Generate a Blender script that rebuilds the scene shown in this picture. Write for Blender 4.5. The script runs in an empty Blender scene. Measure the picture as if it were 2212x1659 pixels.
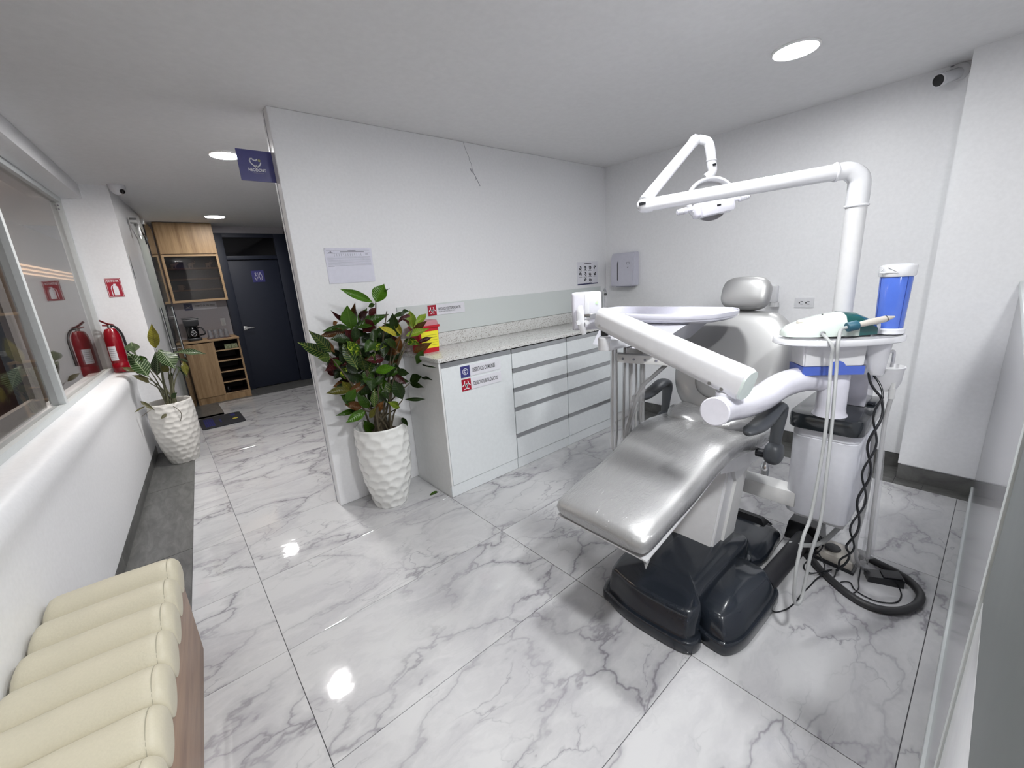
import bpy, bmesh, math, random
from mathutils import Vector, Matrix
random.seed(7)
SC = bpy.context.scene
COL = SC.collection
PI = math.pi

# ---------------------------------------------------------------- camera
cam_d = bpy.data.cameras.new('camera'); cam = bpy.data.objects.new('camera', cam_d); COL.objects.link(cam)
SC.camera = cam
yaw, pitch, roll = 0.876864490, 0.253208832, -0.0667848667
_f = Vector((math.cos(yaw)*math.cos(pitch), math.sin(yaw)*math.cos(pitch), -math.sin(pitch)))
_r0 = _f.cross(Vector((0, 0, 1))).normalized(); _u0 = _r0.cross(_f)
_r = math.cos(roll)*_r0 + math.sin(roll)*_u0; _u = -math.sin(roll)*_r0 + math.cos(roll)*_u0
cam.matrix_world = Matrix(((_r.x, _u.x, -_f.x, 0), (_r.y, _u.y, -_f.y, 0), (_r.z, _u.z, -_f.z, 1.5), (0, 0, 0, 1)))
cam_d.sensor_width = 36; cam_d.lens = 890.79/2212*36; cam_d.clip_start = 0.02; cam_d.clip_end = 60
# ---------------------------------------------------------------- world, exposure
w = bpy.data.worlds.new('world'); SC.world = w; w.use_nodes = True
w.node_tree.nodes['Background'].inputs[0].default_value = (0.6, 0.62, 0.66, 1)
w.node_tree.nodes['Background'].inputs[1].default_value = 0.05
vs = SC.view_settings; SC.display_settings.display_device = 'sRGB'
vs.view_transform = 'Standard'; vs.look = 'None'; vs.gamma = 1; vs.use_curve_mapping = False
vs.exposure = 0.54
cy = SC.cycles
cy.max_bounces = 10; cy.diffuse_bounces = 6; cy.glossy_bounces = 4; cy.transmission_bounces = 6; cy.transparent_max_bounces = 12
cy.sample_clamp_indirect = 6; cy.caustics_reflective = False; cy.caustics_refractive = False
# ceiling lamps: (x, y, radius, strength, colour); built with the room
LAMPS = [(2.725, 0.868, 0.098, 88, (0.985, 0.995, 1)), (0.645, 3.93, 0.098, 370, (1, 0.98, 0.965)), (0.862, 6.872, 0.11, 80, (1, 0.97, 0.95)),
         (1.48, 0.88, 0.098, 200, (0.985, 0.995, 1)), (0.10, 0.75, 0.098, 20, (0.985, 0.995, 1)), (0.80, -0.32, 0.098, 370, (0.985, 0.995, 1)), (-0.10, -1.6, 0.098, 150, (0.985, 0.995, 1))]  # last three are unseen fill lamps, added to brighten the camera side

# ---------------------------------------------------------------- materials
def new_mat(name):
    m = bpy.data.materials.new(name); m.use_nodes = True
    nt = m.node_tree; b = nt.nodes['Principled BSDF']
    return m, nt, b
def N(nt, t, **kw):
    n = nt.nodes.new(t)
    for k, v in kw.items():
        if k in n.inputs: n.inputs[k].default_value = v
        else: setattr(n, k, v)
    return n
def L(nt, a, b): nt.links.new(a, b)
def ramp(nt, src, stops):
    r = nt.nodes.new('ShaderNodeValToRGB'); e = r.color_ramp.elements
    while len(e) < len(stops): e.new(0.5)
    for i, (p, c) in enumerate(stops):
        e[i].position = p; e[i].color = c if len(c) == 4 else (*c, 1)
    L(nt, src, r.inputs[0]); return r
def bump(nt, b, src, strength, dist=0.01, inp='Normal'):
    n = N(nt, 'ShaderNodeBump', Strength=strength, Distance=dist); L(nt, src, n.inputs['Height']); L(nt, n.outputs[0], b.inputs[inp]); return n
def simple(name, col, rough=0.5, metal=0.0, coat=0.0, bmp=0.0, bscale=40, emit=None, spec=0.5, ior=1.45):
    m, nt, b = new_mat(name)
    b.inputs['Base Color'].default_value = (*col, 1); b.inputs['Roughness'].default_value = rough; b.inputs['Metallic'].default_value = metal
    b.inputs['Coat Weight'].default_value = coat; b.inputs['Coat Roughness'].default_value = 0.05; b.inputs['Specular IOR Level'].default_value = spec
    tc = N(nt, 'ShaderNodeTexCoord'); no = N(nt, 'ShaderNodeTexNoise', Scale=bscale, Detail=3.0); L(nt, tc.outputs['Object'], no.inputs['Vector'])
    # faint tone variation so that nothing is perfectly flat
    mx = N(nt, 'ShaderNodeMixRGB', blend_type='MULTIPLY'); mx.inputs[0].default_value = 1
    mx.inputs[1].default_value = (*col, 1)
    r = ramp(nt, no.outputs[0], [(0.3, (0.955,)*3), (0.7, (1, 1, 1))]); L(nt, r.outputs[0], mx.inputs[2]); L(nt, mx.outputs[0], b.inputs['Base Color'])
    if bmp: bump(nt, b, no.outputs[0], bmp, 0.002)
    if emit:
        b.inputs['Emission Color'].default_value = (*emit[0], 1); b.inputs['Emission Strength'].default_value = emit[1]
    return m
M = {}
M['wall'] = simple('wall_paint', (0.83, 0.835, 0.85), 0.42, bmp=0.12, bscale=55)
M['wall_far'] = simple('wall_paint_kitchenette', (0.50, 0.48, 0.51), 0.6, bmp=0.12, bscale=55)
M['ceiling'] = simple('ceiling_paint', (0.76, 0.755, 0.76), 0.75, bmp=0.15, bscale=30)
M['grout'] = simple('grout', (0.10, 0.10, 0.11), 0.9)
M['navy'] = simple('navy_paint', (0.0075, 0.012, 0.028), 0.55, bmp=0.05)
M['navy_dark'] = simple('navy_wall_panel', (0.008, 0.011, 0.024), 0.5)  # plain dark navy of the corridor's right wall
M['black_glass'] = simple('black_glass', (0.004, 0.004, 0.005), 0.06)
M['cab_white'] = simple('lacquered_board', (0.74, 0.775, 0.79), 0.14, coat=0.5)
M['cab_side'] = simple('cabinet_side_board', (0.74, 0.745, 0.74), 0.4)
M['dark_gap'] = simple('gap_shade_sheet', (0.02, 0.02, 0.022), 0.8)
M['alu'] = simple('brushed_aluminium', (0.50, 0.515, 0.53), 0.32, 0.85)
M['chrome'] = simple('chrome', (0.75, 0.75, 0.76), 0.1, 1.0)
M['steel'] = simple('satin_steel', (0.55, 0.55, 0.54), 0.28, 0.95)
M['plastic'] = simple('white_abs', (0.70, 0.705, 0.73), 0.16, coat=0.4)
M['plastic_matt'] = simple('white_matt_plastic', (0.66, 0.66, 0.67), 0.42)
M['plastic_lilac'] = simple('white_glossy_arm', (0.67, 0.665, 0.73), 0.15, coat=0.5)
M['offwhite'] = simple('off_white_plastic', (0.66, 0.66, 0.65), 0.45)
M['black'] = simple('black_plastic', (0.012, 0.013, 0.016), 0.25)
M['black_rubber'] = simple('black_rubber', (0.010, 0.010, 0.013), 0.5)
M['base_black'] = simple('glossy_blue_black_shell', (0.013, 0.017, 0.024), 0.2, coat=0.25)
M['hose_dark'] = simple('dark_hose', (0.028, 0.028, 0.030), 0.5)
M['arm_grey'] = simple('armrest_grey', (0.055, 0.06, 0.068), 0.42, bmp=0.1, bscale=200)
M['hose_grey'] = simple('grey_silicone', (0.45, 0.45, 0.45), 0.35)
M['hose_mid'] = simple('grey_tube', (0.22, 0.22, 0.225), 0.35)
M['hose_light'] = simple('light_grey_cable', (0.36, 0.37, 0.37), 0.4)
M['blue'] = simple('blue_plastic', (0.075, 0.135, 0.52), 0.25)
M['teal'] = simple('teal_plastic', (0.006, 0.075, 0.075), 0.15, coat=0.4)
M['teal_soft'] = simple('teal_sleeve', (0.012, 0.085, 0.13), 0.45)
M['mint'] = simple('mint_white_plastic', (0.66, 0.73, 0.68), 0.14, coat=0.4)
M['beige_plastic'] = simple('beige_plastic', (0.50, 0.47, 0.42), 0.4)
M['red'] = simple('red_enamel', (0.27, 0.003, 0.012), 0.22, coat=0.3)
M['red_plastic'] = simple('red_plastic', (0.50, 0.008, 0.02), 0.35)
M['red_clear'] = simple('pink_translucent_lid', (0.50, 0.22, 0.25), 0.35)
M['yellow_label'] = simple('yellow_label', (0.85, 0.78, 0.03), 0.5)
M['paper'] = simple('printed_sheet', (0.86, 0.86, 0.94), 0.22)
M['label_white'] = simple('label_white', (0.72, 0.72, 0.77), 0.35)
M['print_black'] = simple('print_black', (0.02, 0.02, 0.025), 0.6)
M['print_grey'] = simple('print_grey', (0.24, 0.24, 0.28), 0.6)
M['print_white'] = simple('print_white', (0.82, 0.82, 0.86), 0.5)
M['print_gold'] = simple('print_gold', (0.42, 0.42, 0.14), 0.5)
M['sign_blue'] = simple('sign_blue', (0.045, 0.045, 0.19), 0.3)
M['sign_red'] = simple('sign_red', (0.36, 0.006, 0.025), 0.35)
M['sign_navy'] = simple('sign_navy', (0.03, 0.03, 0.10), 0.35)
M['rubber_mat'] = simple('mat_black', (0.015, 0.015, 0.02), 0.8, bmp=0.3, bscale=300)
M['mat_blue'] = simple('mat_blue_print', (0.012, 0.012, 0.16), 0.8)
M['soil'] = simple('potting_soil', (0.03, 0.018, 0.010), 0.95, bmp=1.0, bscale=60)
M['dry_leaf'] = simple('dry_leaf', (0.085, 0.07, 0.04), 0.7)
M['pot'] = simple('white_fibre_pot', (0.76, 0.765, 0.745), 0.17, coat=0.3)
M['pot_matt'] = simple('white_matt_pot', (0.73, 0.71, 0.67), 0.5)
M['frame_white'] = simple('white_window_frame', (0.60, 0.63, 0.63), 0.4)
M['led_green'] = simple('green_indicator', (0.2, 0.9, 0.2), 0.4, emit=((0.25, 1, 0.2), 1.5))
M['cream'] = simple('cream_leather', (0.56, 0.52, 0.40), 0.48, bmp=0.25, bscale=160)
M['stitch'] = simple('stitching', (0.36, 0.34, 0.26), 0.8)
M['out_wall'] = simple('outer_room_wall', (0.46, 0.385, 0.33), 0.7)
M['out_dark'] = simple('outer_room_dark_panel', (0.16, 0.09, 0.065), 0.6)
M['out_strip'] = simple('warm_light_strip', (0.9, 0.75, 0.55), 0.5, emit=((1, 0.66, 0.40), 0.75))
M['frosted'] = simple('frosted_sheet', (0.20, 0.215, 0.215), 0.55, bmp=0.1, bscale=20)
M['partition_board'] = simple('partition_board', (0.82, 0.83, 0.85), 0.14)
M['elephant'] = simple('pale_ceramic', (0.55, 0.50, 0.44), 0.4)
M['lamp_on'] = None
def emission(name, col, s):
    m = bpy.data.materials.new(name); m.use_nodes = True; nt = m.node_tree; nt.nodes.clear()
    e = N(nt, 'ShaderNodeEmission'); e.inputs[0].default_value = (*col, 1); e.inputs[1].default_value = s
    o = N(nt, 'ShaderNodeOutputMaterial'); L(nt, e.outputs[0], o.inputs[0]); return m
def clear(name, tint, gloss_rough=0.03, ior=1.45, haze=0.0, haze_col=(0.8, 0.8, 0.8)):
    m = bpy.data.materials.new(name); m.use_nodes = True; nt = m.node_tree; nt.nodes.clear()
    t = N(nt, 'ShaderNodeBsdfTransparent'); t.inputs[0].default_value = (*tint, 1)
    g = N(nt, 'ShaderNodeBsdfGlossy', Roughness=gloss_rough); f = N(nt, 'ShaderNodeFresnel', IOR=ior)
    ge = N(nt, 'ShaderNodeNewGeometry'); mr = N(nt, 'ShaderNodeMapRange'); mr.inputs['To Min'].default_value = ior; mr.inputs['To Max'].default_value = 1/ior; L(nt, ge.outputs['Backfacing'], mr.inputs[0]); L(nt, mr.outputs[0], f.inputs['IOR'])
    mx = N(nt, 'ShaderNodeMixShader'); o = N(nt, 'ShaderNodeOutputMaterial')
    base = t.outputs[0]
    if haze:
        d = N(nt, 'ShaderNodeBsdfDiffuse'); d.inputs[0].default_value = (*haze_col, 1)
        m2 = N(nt, 'ShaderNodeMixShader'); m2.inputs[0].default_value = haze; L(nt, base, m2.inputs[1]); L(nt, d.outputs[0], m2.inputs[2]); base = m2.outputs[0]
    L(nt, f.outputs[0], mx.inputs[0]); L(nt, base, mx.inputs[1]); L(nt, g.outputs[0], mx.inputs[2]); L(nt, mx.outputs[0], o.inputs[0])
    return m
M['glass'] = clear('window_glass', (0.93, 0.93, 0.93), 0.02, 1.42)
M['glass_door'] = clear('greenish_door_glass', (0.80, 0.83, 0.80), 0.02, 1.45)
M['glass_smoked'] = clear('smoked_cabinet_glass', (0.50, 0.44, 0.41), 0.03, 1.5)
M['sleeve'] = clear('clear_plastic_sleeve', (0.97, 0.97, 0.98), 0.08, 1.35, 0.16)
M['cup_clear'] = clear('clear_cup_plastic', (0.95, 0.95, 0.96), 0.1, 1.35, 0.35, (0.85, 0.85, 0.87))
M['tumbler'] = clear('clear_tumbler', (0.86, 0.86, 0.88), 0.05, 1.4, 0.12)
M['acrylic'] = clear('acrylic_cover', (0.99, 0.99, 1.0), 0.04, 1.4)
M['screen_glass'] = clear('satin_screen_glass', (0.93, 0.94, 0.97), 0.12, 1.45, 0.93, (0.84, 0.84, 0.89))

def splash_mat():
    m, nt, b = new_mat('painted_glass_backsplash')
    b.inputs['Base Color'].default_value = (0.61, 0.65, 0.64, 1); b.inputs['Roughness'].default_value = 0.12
    return m
M['splash'] = splash_mat()

def marble():
    m, nt, b = new_mat('white_marble_tile')
    tc = N(nt, 'ShaderNodeTexCoord'); oi = N(nt, 'ShaderNodeObjectInfo')
    sep = N(nt, 'ShaderNodeCombineXYZ')
    m1 = N(nt, 'ShaderNodeMath', operation='MULTIPLY'); m1.inputs[1].default_value = 37.0; L(nt, oi.outputs['Random'], m1.inputs[0])
    m2 = N(nt, 'ShaderNodeMath', operation='MULTIPLY'); m2.inputs[1].default_value = 91.0; L(nt, oi.outputs['Random'], m2.inputs[0])
    L(nt, m1.outputs[0], sep.inputs[0]); L(nt, m2.outputs[0], sep.inputs[1])
    add = N(nt, 'ShaderNodeVectorMath', operation='ADD'); L(nt, tc.outputs['Object'], add.inputs[0]); L(nt, sep.outputs[0], add.inputs[1])
    mp = N(nt, 'ShaderNodeMapping'); mp.inputs['Rotation'].default_value = (0, 0, 0.35); mp.inputs['Scale'].default_value = (0.75, 1.35, 1); L(nt, add.outputs[0], mp.inputs[0])
    # domain warp
    n0 = N(nt, 'ShaderNodeTexNoise', Scale=2.2, Detail=5.0, Roughness=0.6); L(nt, mp.outputs[0], n0.inputs[0])
    sub = N(nt, 'ShaderNodeVectorMath', operation='SUBTRACT'); sub.inputs[1].default_value = (0.5,)*3; L(nt, n0.outputs['Color'], sub.inputs[0])
    sc = N(nt, 'ShaderNodeVectorMath', operation='SCALE'); sc.inputs['Scale'].default_value = 0.55; L(nt, sub.outputs[0], sc.inputs[0])
    wv = N(nt, 'ShaderNodeVectorMath', operation='ADD'); L(nt, mp.outputs[0], wv.inputs[0]); L(nt, sc.outputs[0], wv.inputs[1])
    def vein(scale, w0, w1):
        v = N(nt, 'ShaderNodeTexVoronoi', feature='DISTANCE_TO_EDGE', Scale=scale); L(nt, wv.outputs[0], v.inputs['Vector'])
        return ramp(nt, v.outputs['Distance'], [(0.0, (0.9,)*3), (w0, (0.28,)*3), (w1, (0, 0, 0))])
    v1 = vein(2.0, 0.022, 0.09); v2 = vein(4.6, 0.014, 0.05)
    nm = N(nt, 'ShaderNodeTexNoise', Scale=1.9, Detail=3.0); L(nt, add.outputs[0], nm.inputs[0])
    mk1 = ramp(nt, nm.outputs[0], [(0.34, (0.10,)*3), (0.60, (0.95,)*3)])
    nm2 = N(nt, 'ShaderNodeTexNoise', Scale=2.7, Detail=3.0); 
    off = N(nt, 'ShaderNodeVectorMath', operation='ADD'); off.inputs[1].default_value = (9, 4, 2); L(nt, add.outputs[0], off.inputs[0]); L(nt, off.outputs[0], nm2.inputs[0])
    mk2 = ramp(nt, nm2.outputs[0], [(0.5, (0, 0, 0)), (0.68, (0.8,)*3)])
    a = N(nt, 'ShaderNodeMath', operation='MULTIPLY'); L(nt, v1.outputs[0], a.inputs[0]); L(nt, mk1.outputs[0], a.inputs[1])
    c = N(nt, 'ShaderNodeMath', operation='MULTIPLY'); L(nt, v2.outputs[0], c.inputs[0]); L(nt, mk2.outputs[0], c.inputs[1])
    mxx = N(nt, 'ShaderNodeMath', operation='MAXIMUM'); L(nt, a.outputs[0], mxx.inputs[0]); L(nt, c.outputs[0], mxx.inputs[1])
    cloud = N(nt, 'ShaderNodeTexNoise', Scale=3.0, Detail=6.0, Roughness=0.65, Distortion=0.6); L(nt, wv.outputs[0], cloud.inputs[0])
    base = ramp(nt, cloud.outputs[0], [(0.3, (0.42, 0.415, 0.43)), (0.55, (0.515, 0.515, 0.52))])
    mix = N(nt, 'ShaderNodeMixRGB'); L(nt, mxx.outputs[0], mix.inputs[0]); L(nt, base.outputs[0], mix.inputs[1]); mix.inputs[2].default_value = (0.165, 0.158, 0.178, 1)
    L(nt, mix.outputs[0], b.inputs['Base Color'])
    b.inputs['Roughness'].default_value = 0.05; b.inputs['Specular IOR Level'].default_value = 0.5
    nb = N(nt, 'ShaderNodeTexNoise', Scale=26.0, Detail=1.0); L(nt, tc.outputs['Object'], nb.inputs[0]); bump(nt, b, nb.outputs[0], 0.06, 0.004)
    return m
M['marble'] = marble()
def streaks(name, c0, c1, sc, rough=0.25, scale=1.0):
    m, nt, b = new_mat(name)
    tc = N(nt, 'ShaderNodeTexCoord'); mp = N(nt, 'ShaderNodeMapping'); mp.inputs['Scale'].default_value = sc; mp.inputs['Rotation'].default_value = (0, 0, 0.3)
    L(nt, tc.outputs['Object'], mp.inputs[0])
    n1 = N(nt, 'ShaderNodeTexNoise', Scale=6.0*scale, Detail=8.0, Roughness=0.65, Distortion=0.8); L(nt, mp.outputs[0], n1.inputs[0])
    r = ramp(nt, n1.outputs[0], [(0.3, c0), (0.7, c1)]); L(nt, r.outputs[0], b.inputs['Base Color']); b.inputs['Roughness'].default_value = rough
    bump(nt, b, n1.outputs[0], 0.08, 0.002)
    return m
M['slate'] = streaks('dark_stone_tile', (0.062, 0.062, 0.060), (0.155, 0.155, 0.15), (3.5, 1, 1), 0.3)
def wood(name, c0, c1, axis='z', rough=0.45):
    m, nt, b = new_mat(name)
    tc = N(nt, 'ShaderNodeTexCoord'); mp = N(nt, 'ShaderNodeMapping')
    mp.inputs['Scale'].default_value = {'z': (9, 9, 0.55), 'y': (9, 0.5, 9), 'x': (0.5, 9, 9)}[axis]
    L(nt, tc.outputs['Object'], mp.inputs[0])
    n1 = N(nt, 'ShaderNodeTexNoise', Scale=2.0, Detail=9.0, Roughness=0.62, Distortion=0.5); L(nt, mp.outputs[0], n1.inputs[0])
    n2 = N(nt, 'ShaderNodeTexNoise', Scale=16.0, Detail=4.0); L(nt, mp.outputs[0], n2.inputs[0])
    ad = N(nt, 'ShaderNodeMath', operation='MULTIPLY_ADD'); ad.inputs[1].default_value = 0.25; L(nt, n2.outputs[0], ad.inputs[0]); L(nt, n1.outputs[0], ad.inputs[2])
    r = ramp(nt, ad.outputs[0], [(0.42, c0), (0.74, c1)]); L(nt, r.outputs[0], b.inputs['Base Color']); b.inputs['Roughness'].default_value = rough
    return m
M['oak'] = wood('oak_board', (0.235, 0.135, 0.06), (0.44, 0.29, 0.15))
M['oak_edge'] = wood('oak_edging', (0.32, 0.20, 0.10), (0.46, 0.31, 0.17), 'x')
M['bench_wood'] = wood('bench_board', (0.17, 0.093, 0.055), (0.30, 0.185, 0.115), 'y', 0.4)
M['dark_wood'] = simple('dark_shelf_back', (0.018, 0.007, 0.004), 0.6)
def granite():
    m, nt, b = new_mat('speckled_quartz')
    tc = N(nt, 'ShaderNodeTexCoord'); v = N(nt, 'ShaderNodeTexVoronoi', Scale=150.0); L(nt, tc.outputs['Object'], v.inputs['Vector'])
    sx = N(nt, 'ShaderNodeSeparateXYZ'); L(nt, v.outputs['Color'], sx.inputs[0])
    r = ramp(nt, sx.outputs[0], [(0.0, (0.30, 0.28, 0.25)), (0.10, (0.46, 0.45, 0.43)), (0.22, (0.60, 0.60, 0.585)), (1.0, (0.68, 0.685, 0.67))]); L(nt, r.outputs[0], b.inputs['Base Color'])
    b.inputs['Roughness'].default_value = 0.16; return m
M['granite'] = granite()
def leather(name, wrap):
    m, nt, b = new_mat(name)
    b.inputs['Base Color'].default_value = (0.34, 0.34, 0.34, 1); b.inputs['Metallic'].default_value = 0.4; b.inputs['Roughness'].default_value = 0.38
    tc = N(nt, 'ShaderNodeTexCoord'); n1 = N(nt, 'ShaderNodeTexNoise', Scale=220.0, Detail=2.0); L(nt, tc.outputs['Object'], n1.inputs[0]); bump(nt, b, n1.outputs[0], 0.08, 0.001)
    if wrap:
        b.inputs['Coat Weight'].default_value = 1.0; b.inputs['Coat Roughness'].default_value = 0.03; b.inputs['Coat IOR'].default_value = 1.5
        mp = N(nt, 'ShaderNodeMapping'); mp.inputs['Scale'].default_value = (1, 3.2, 1); mp.inputs['Rotation'].default_value = (0, 0, 0.5); L(nt, tc.outputs['Object'], mp.inputs[0])
        n2 = N(nt, 'ShaderNodeTexNoise', Scale=8.0, Detail=4.0, Roughness=0.6, Distortion=1.4); L(nt, mp.outputs[0], n2.inputs[0])
        a1 = N(nt, 'ShaderNodeMath', operation='SUBTRACT'); a1.inputs[1].default_value = 0.5; L(nt, n2.outputs[0], a1.inputs[0])
        a2 = N(nt, 'ShaderNodeMath', operation='ABSOLUTE'); L(nt, a1.outputs[0], a2.inputs[0]); a3 = N(nt, 'ShaderNodeMath', operation='POWER'); a3.inputs[1].default_value = 0.6; L(nt, a2.outputs[0], a3.inputs[0])
        bump(nt, b, a3.outputs[0], 1.0, 0.010, 'Coat Normal'); b.inputs['Metallic'].default_value = 0.5; b.inputs['Roughness'].default_value = 0.33
    else:
        b.inputs['Coat Weight'].default_value = 0.25; b.inputs['Coat Roughness'].default_value = 0.12
    return m
M['silver'] = leather('silver_vinyl', False)
M['silver_wrap'] = leather('silver_vinyl_under_clear_film', True)
def leaf_mat(name, c_main, c_vein, amount, c_spot=None, rough=0.3, nveins=11):
    m, nt, b = new_mat(name)
    uv = N(nt, 'ShaderNodeTexCoord'); s = N(nt, 'ShaderNodeSeparateXYZ'); L(nt, uv.outputs['UV'], s.inputs[0])
    dv = N(nt, 'ShaderNodeMath', operation='SUBTRACT'); dv.inputs[1].default_value = 0.5; L(nt, s.outputs[1], dv.inputs[0])
    ab = N(nt, 'ShaderNodeMath', operation='ABSOLUTE'); L(nt, dv.outputs[0], ab.inputs[0])
    ph = N(nt, 'ShaderNodeMath', operation='MULTIPLY_ADD'); ph.inputs[1].default_value = -0.35; L(nt, ab.outputs[0], ph.inputs[0]); L(nt, s.outputs[0], ph.inputs[2])
    mu = N(nt, 'ShaderNodeMath', operation='MULTIPLY'); mu.inputs[1].default_value = nveins*2*PI; L(nt, ph.outputs[0], mu.inputs[0])
    sn = N(nt, 'ShaderNodeMath', operation='SINE'); L(nt, mu.outputs[0], sn.inputs[0])
    r1 = ramp(nt, sn.outputs[0], [(0.55, (0, 0, 0)), (0.95, (amount,)*3)])
    r2 = ramp(nt, ab.outputs[0], [(0.012, (1, 1, 1)), (0.03, (0, 0, 0))])
    mx = N(nt, 'ShaderNodeMath', operation='MAXIMUM'); L(nt, r1.outputs[0], mx.inputs[0]); L(nt, r2.outputs[0], mx.inputs[1])
    oi = N(nt, 'ShaderNodeObjectInfo'); hs = N(nt, 'ShaderNodeHueSaturation')
    vv = N(nt, 'ShaderNodeMapRange'); vv.inputs['To Min'].default_value = 0.6; vv.inputs['To Max'].default_value = 1.3; L(nt, oi.outputs['Random'], vv.inputs[0]); L(nt, vv.outputs[0], hs.inputs['Value'])
    mix = N(nt, 'ShaderNodeMixRGB'); L(nt, mx.outputs[0], mix.inputs[0]); mix.inputs[1].default_value = (*c_main, 1); mix.inputs[2].default_value = (*c_vein, 1)
    out = mix
    if c_spot:
        n = N(nt, 'ShaderNodeTexNoise', Scale=7.0, Detail=2.0); L(nt, uv.outputs['UV'], n.inputs[0]); r3 = ramp(nt, n.outputs[0], [(0.52, (0, 0, 0)), (0.6, (1, 1, 1))])
        m3 = N(nt, 'ShaderNodeMixRGB'); L(nt, r3.outputs[0], m3.inputs[0]); L(nt, mix.outputs[0], m3.inputs[1]); m3.inputs[2].default_value = (*c_spot, 1); out = m3
    L(nt, out.outputs[0], hs.inputs['Color']); L(nt, hs.outputs[0], b.inputs['Base Color'])
    b.inputs['Roughness'].default_value = rough; b.inputs['Specular IOR Level'].default_value = 0.28
    bump(nt, b, sn.outputs[0], 0.25, 0.002)
    return m
LEAF = {
 'g': leaf_mat('leaf_green', (0.022, 0.062, 0.002), (0.045, 0.09, 0.008), 0.18),
 'b': leaf_mat('leaf_bright_green', (0.038, 0.105, 0.003), (0.08, 0.16, 0.02), 0.15),
 'd': leaf_mat('leaf_dark_green', (0.009, 0.024, 0.003), (0.025, 0.05, 0.006), 0.35),
 'v': leaf_mat('leaf_veined', (0.014, 0.045, 0.008), (0.21, 0.24, 0.06), 0.75),
 's': leaf_mat('leaf_spotted', (0.022, 0.065, 0.003), (0.09, 0.14, 0.02), 0.2, (0.30, 0.36, 0.03)),
 'y': leaf_mat('leaf_yellow', (0.33, 0.30, 0.035), (0.16, 0.13, 0.01), 0.5),
 'l': leaf_mat('leaf_lime', (0.12, 0.20, 0.012), (0.26, 0.24, 0.04), 0.4),
 'r': leaf_mat('leaf_dark_red', (0.045, 0.006, 0.008), (0.11, 0.02, 0.012), 0.3),
 'n': leaf_mat('leaf_brown_red', (0.10, 0.040, 0.010), (0.17, 0.08, 0.02), 0.45),
 'o': leaf_mat('leaf_olive', (0.075, 0.075, 0.010), (0.15, 0.13, 0.02), 0.4),
 'k': leaf_mat('leaf_silver_striped', (0.020, 0.042, 0.012), (0.22, 0.27, 0.16), 0.95, nveins=13),
 'w': leaf_mat('leaf_withered', (0.09, 0.085, 0.035), (0.15, 0.13, 0.07), 0.5),
}

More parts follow.
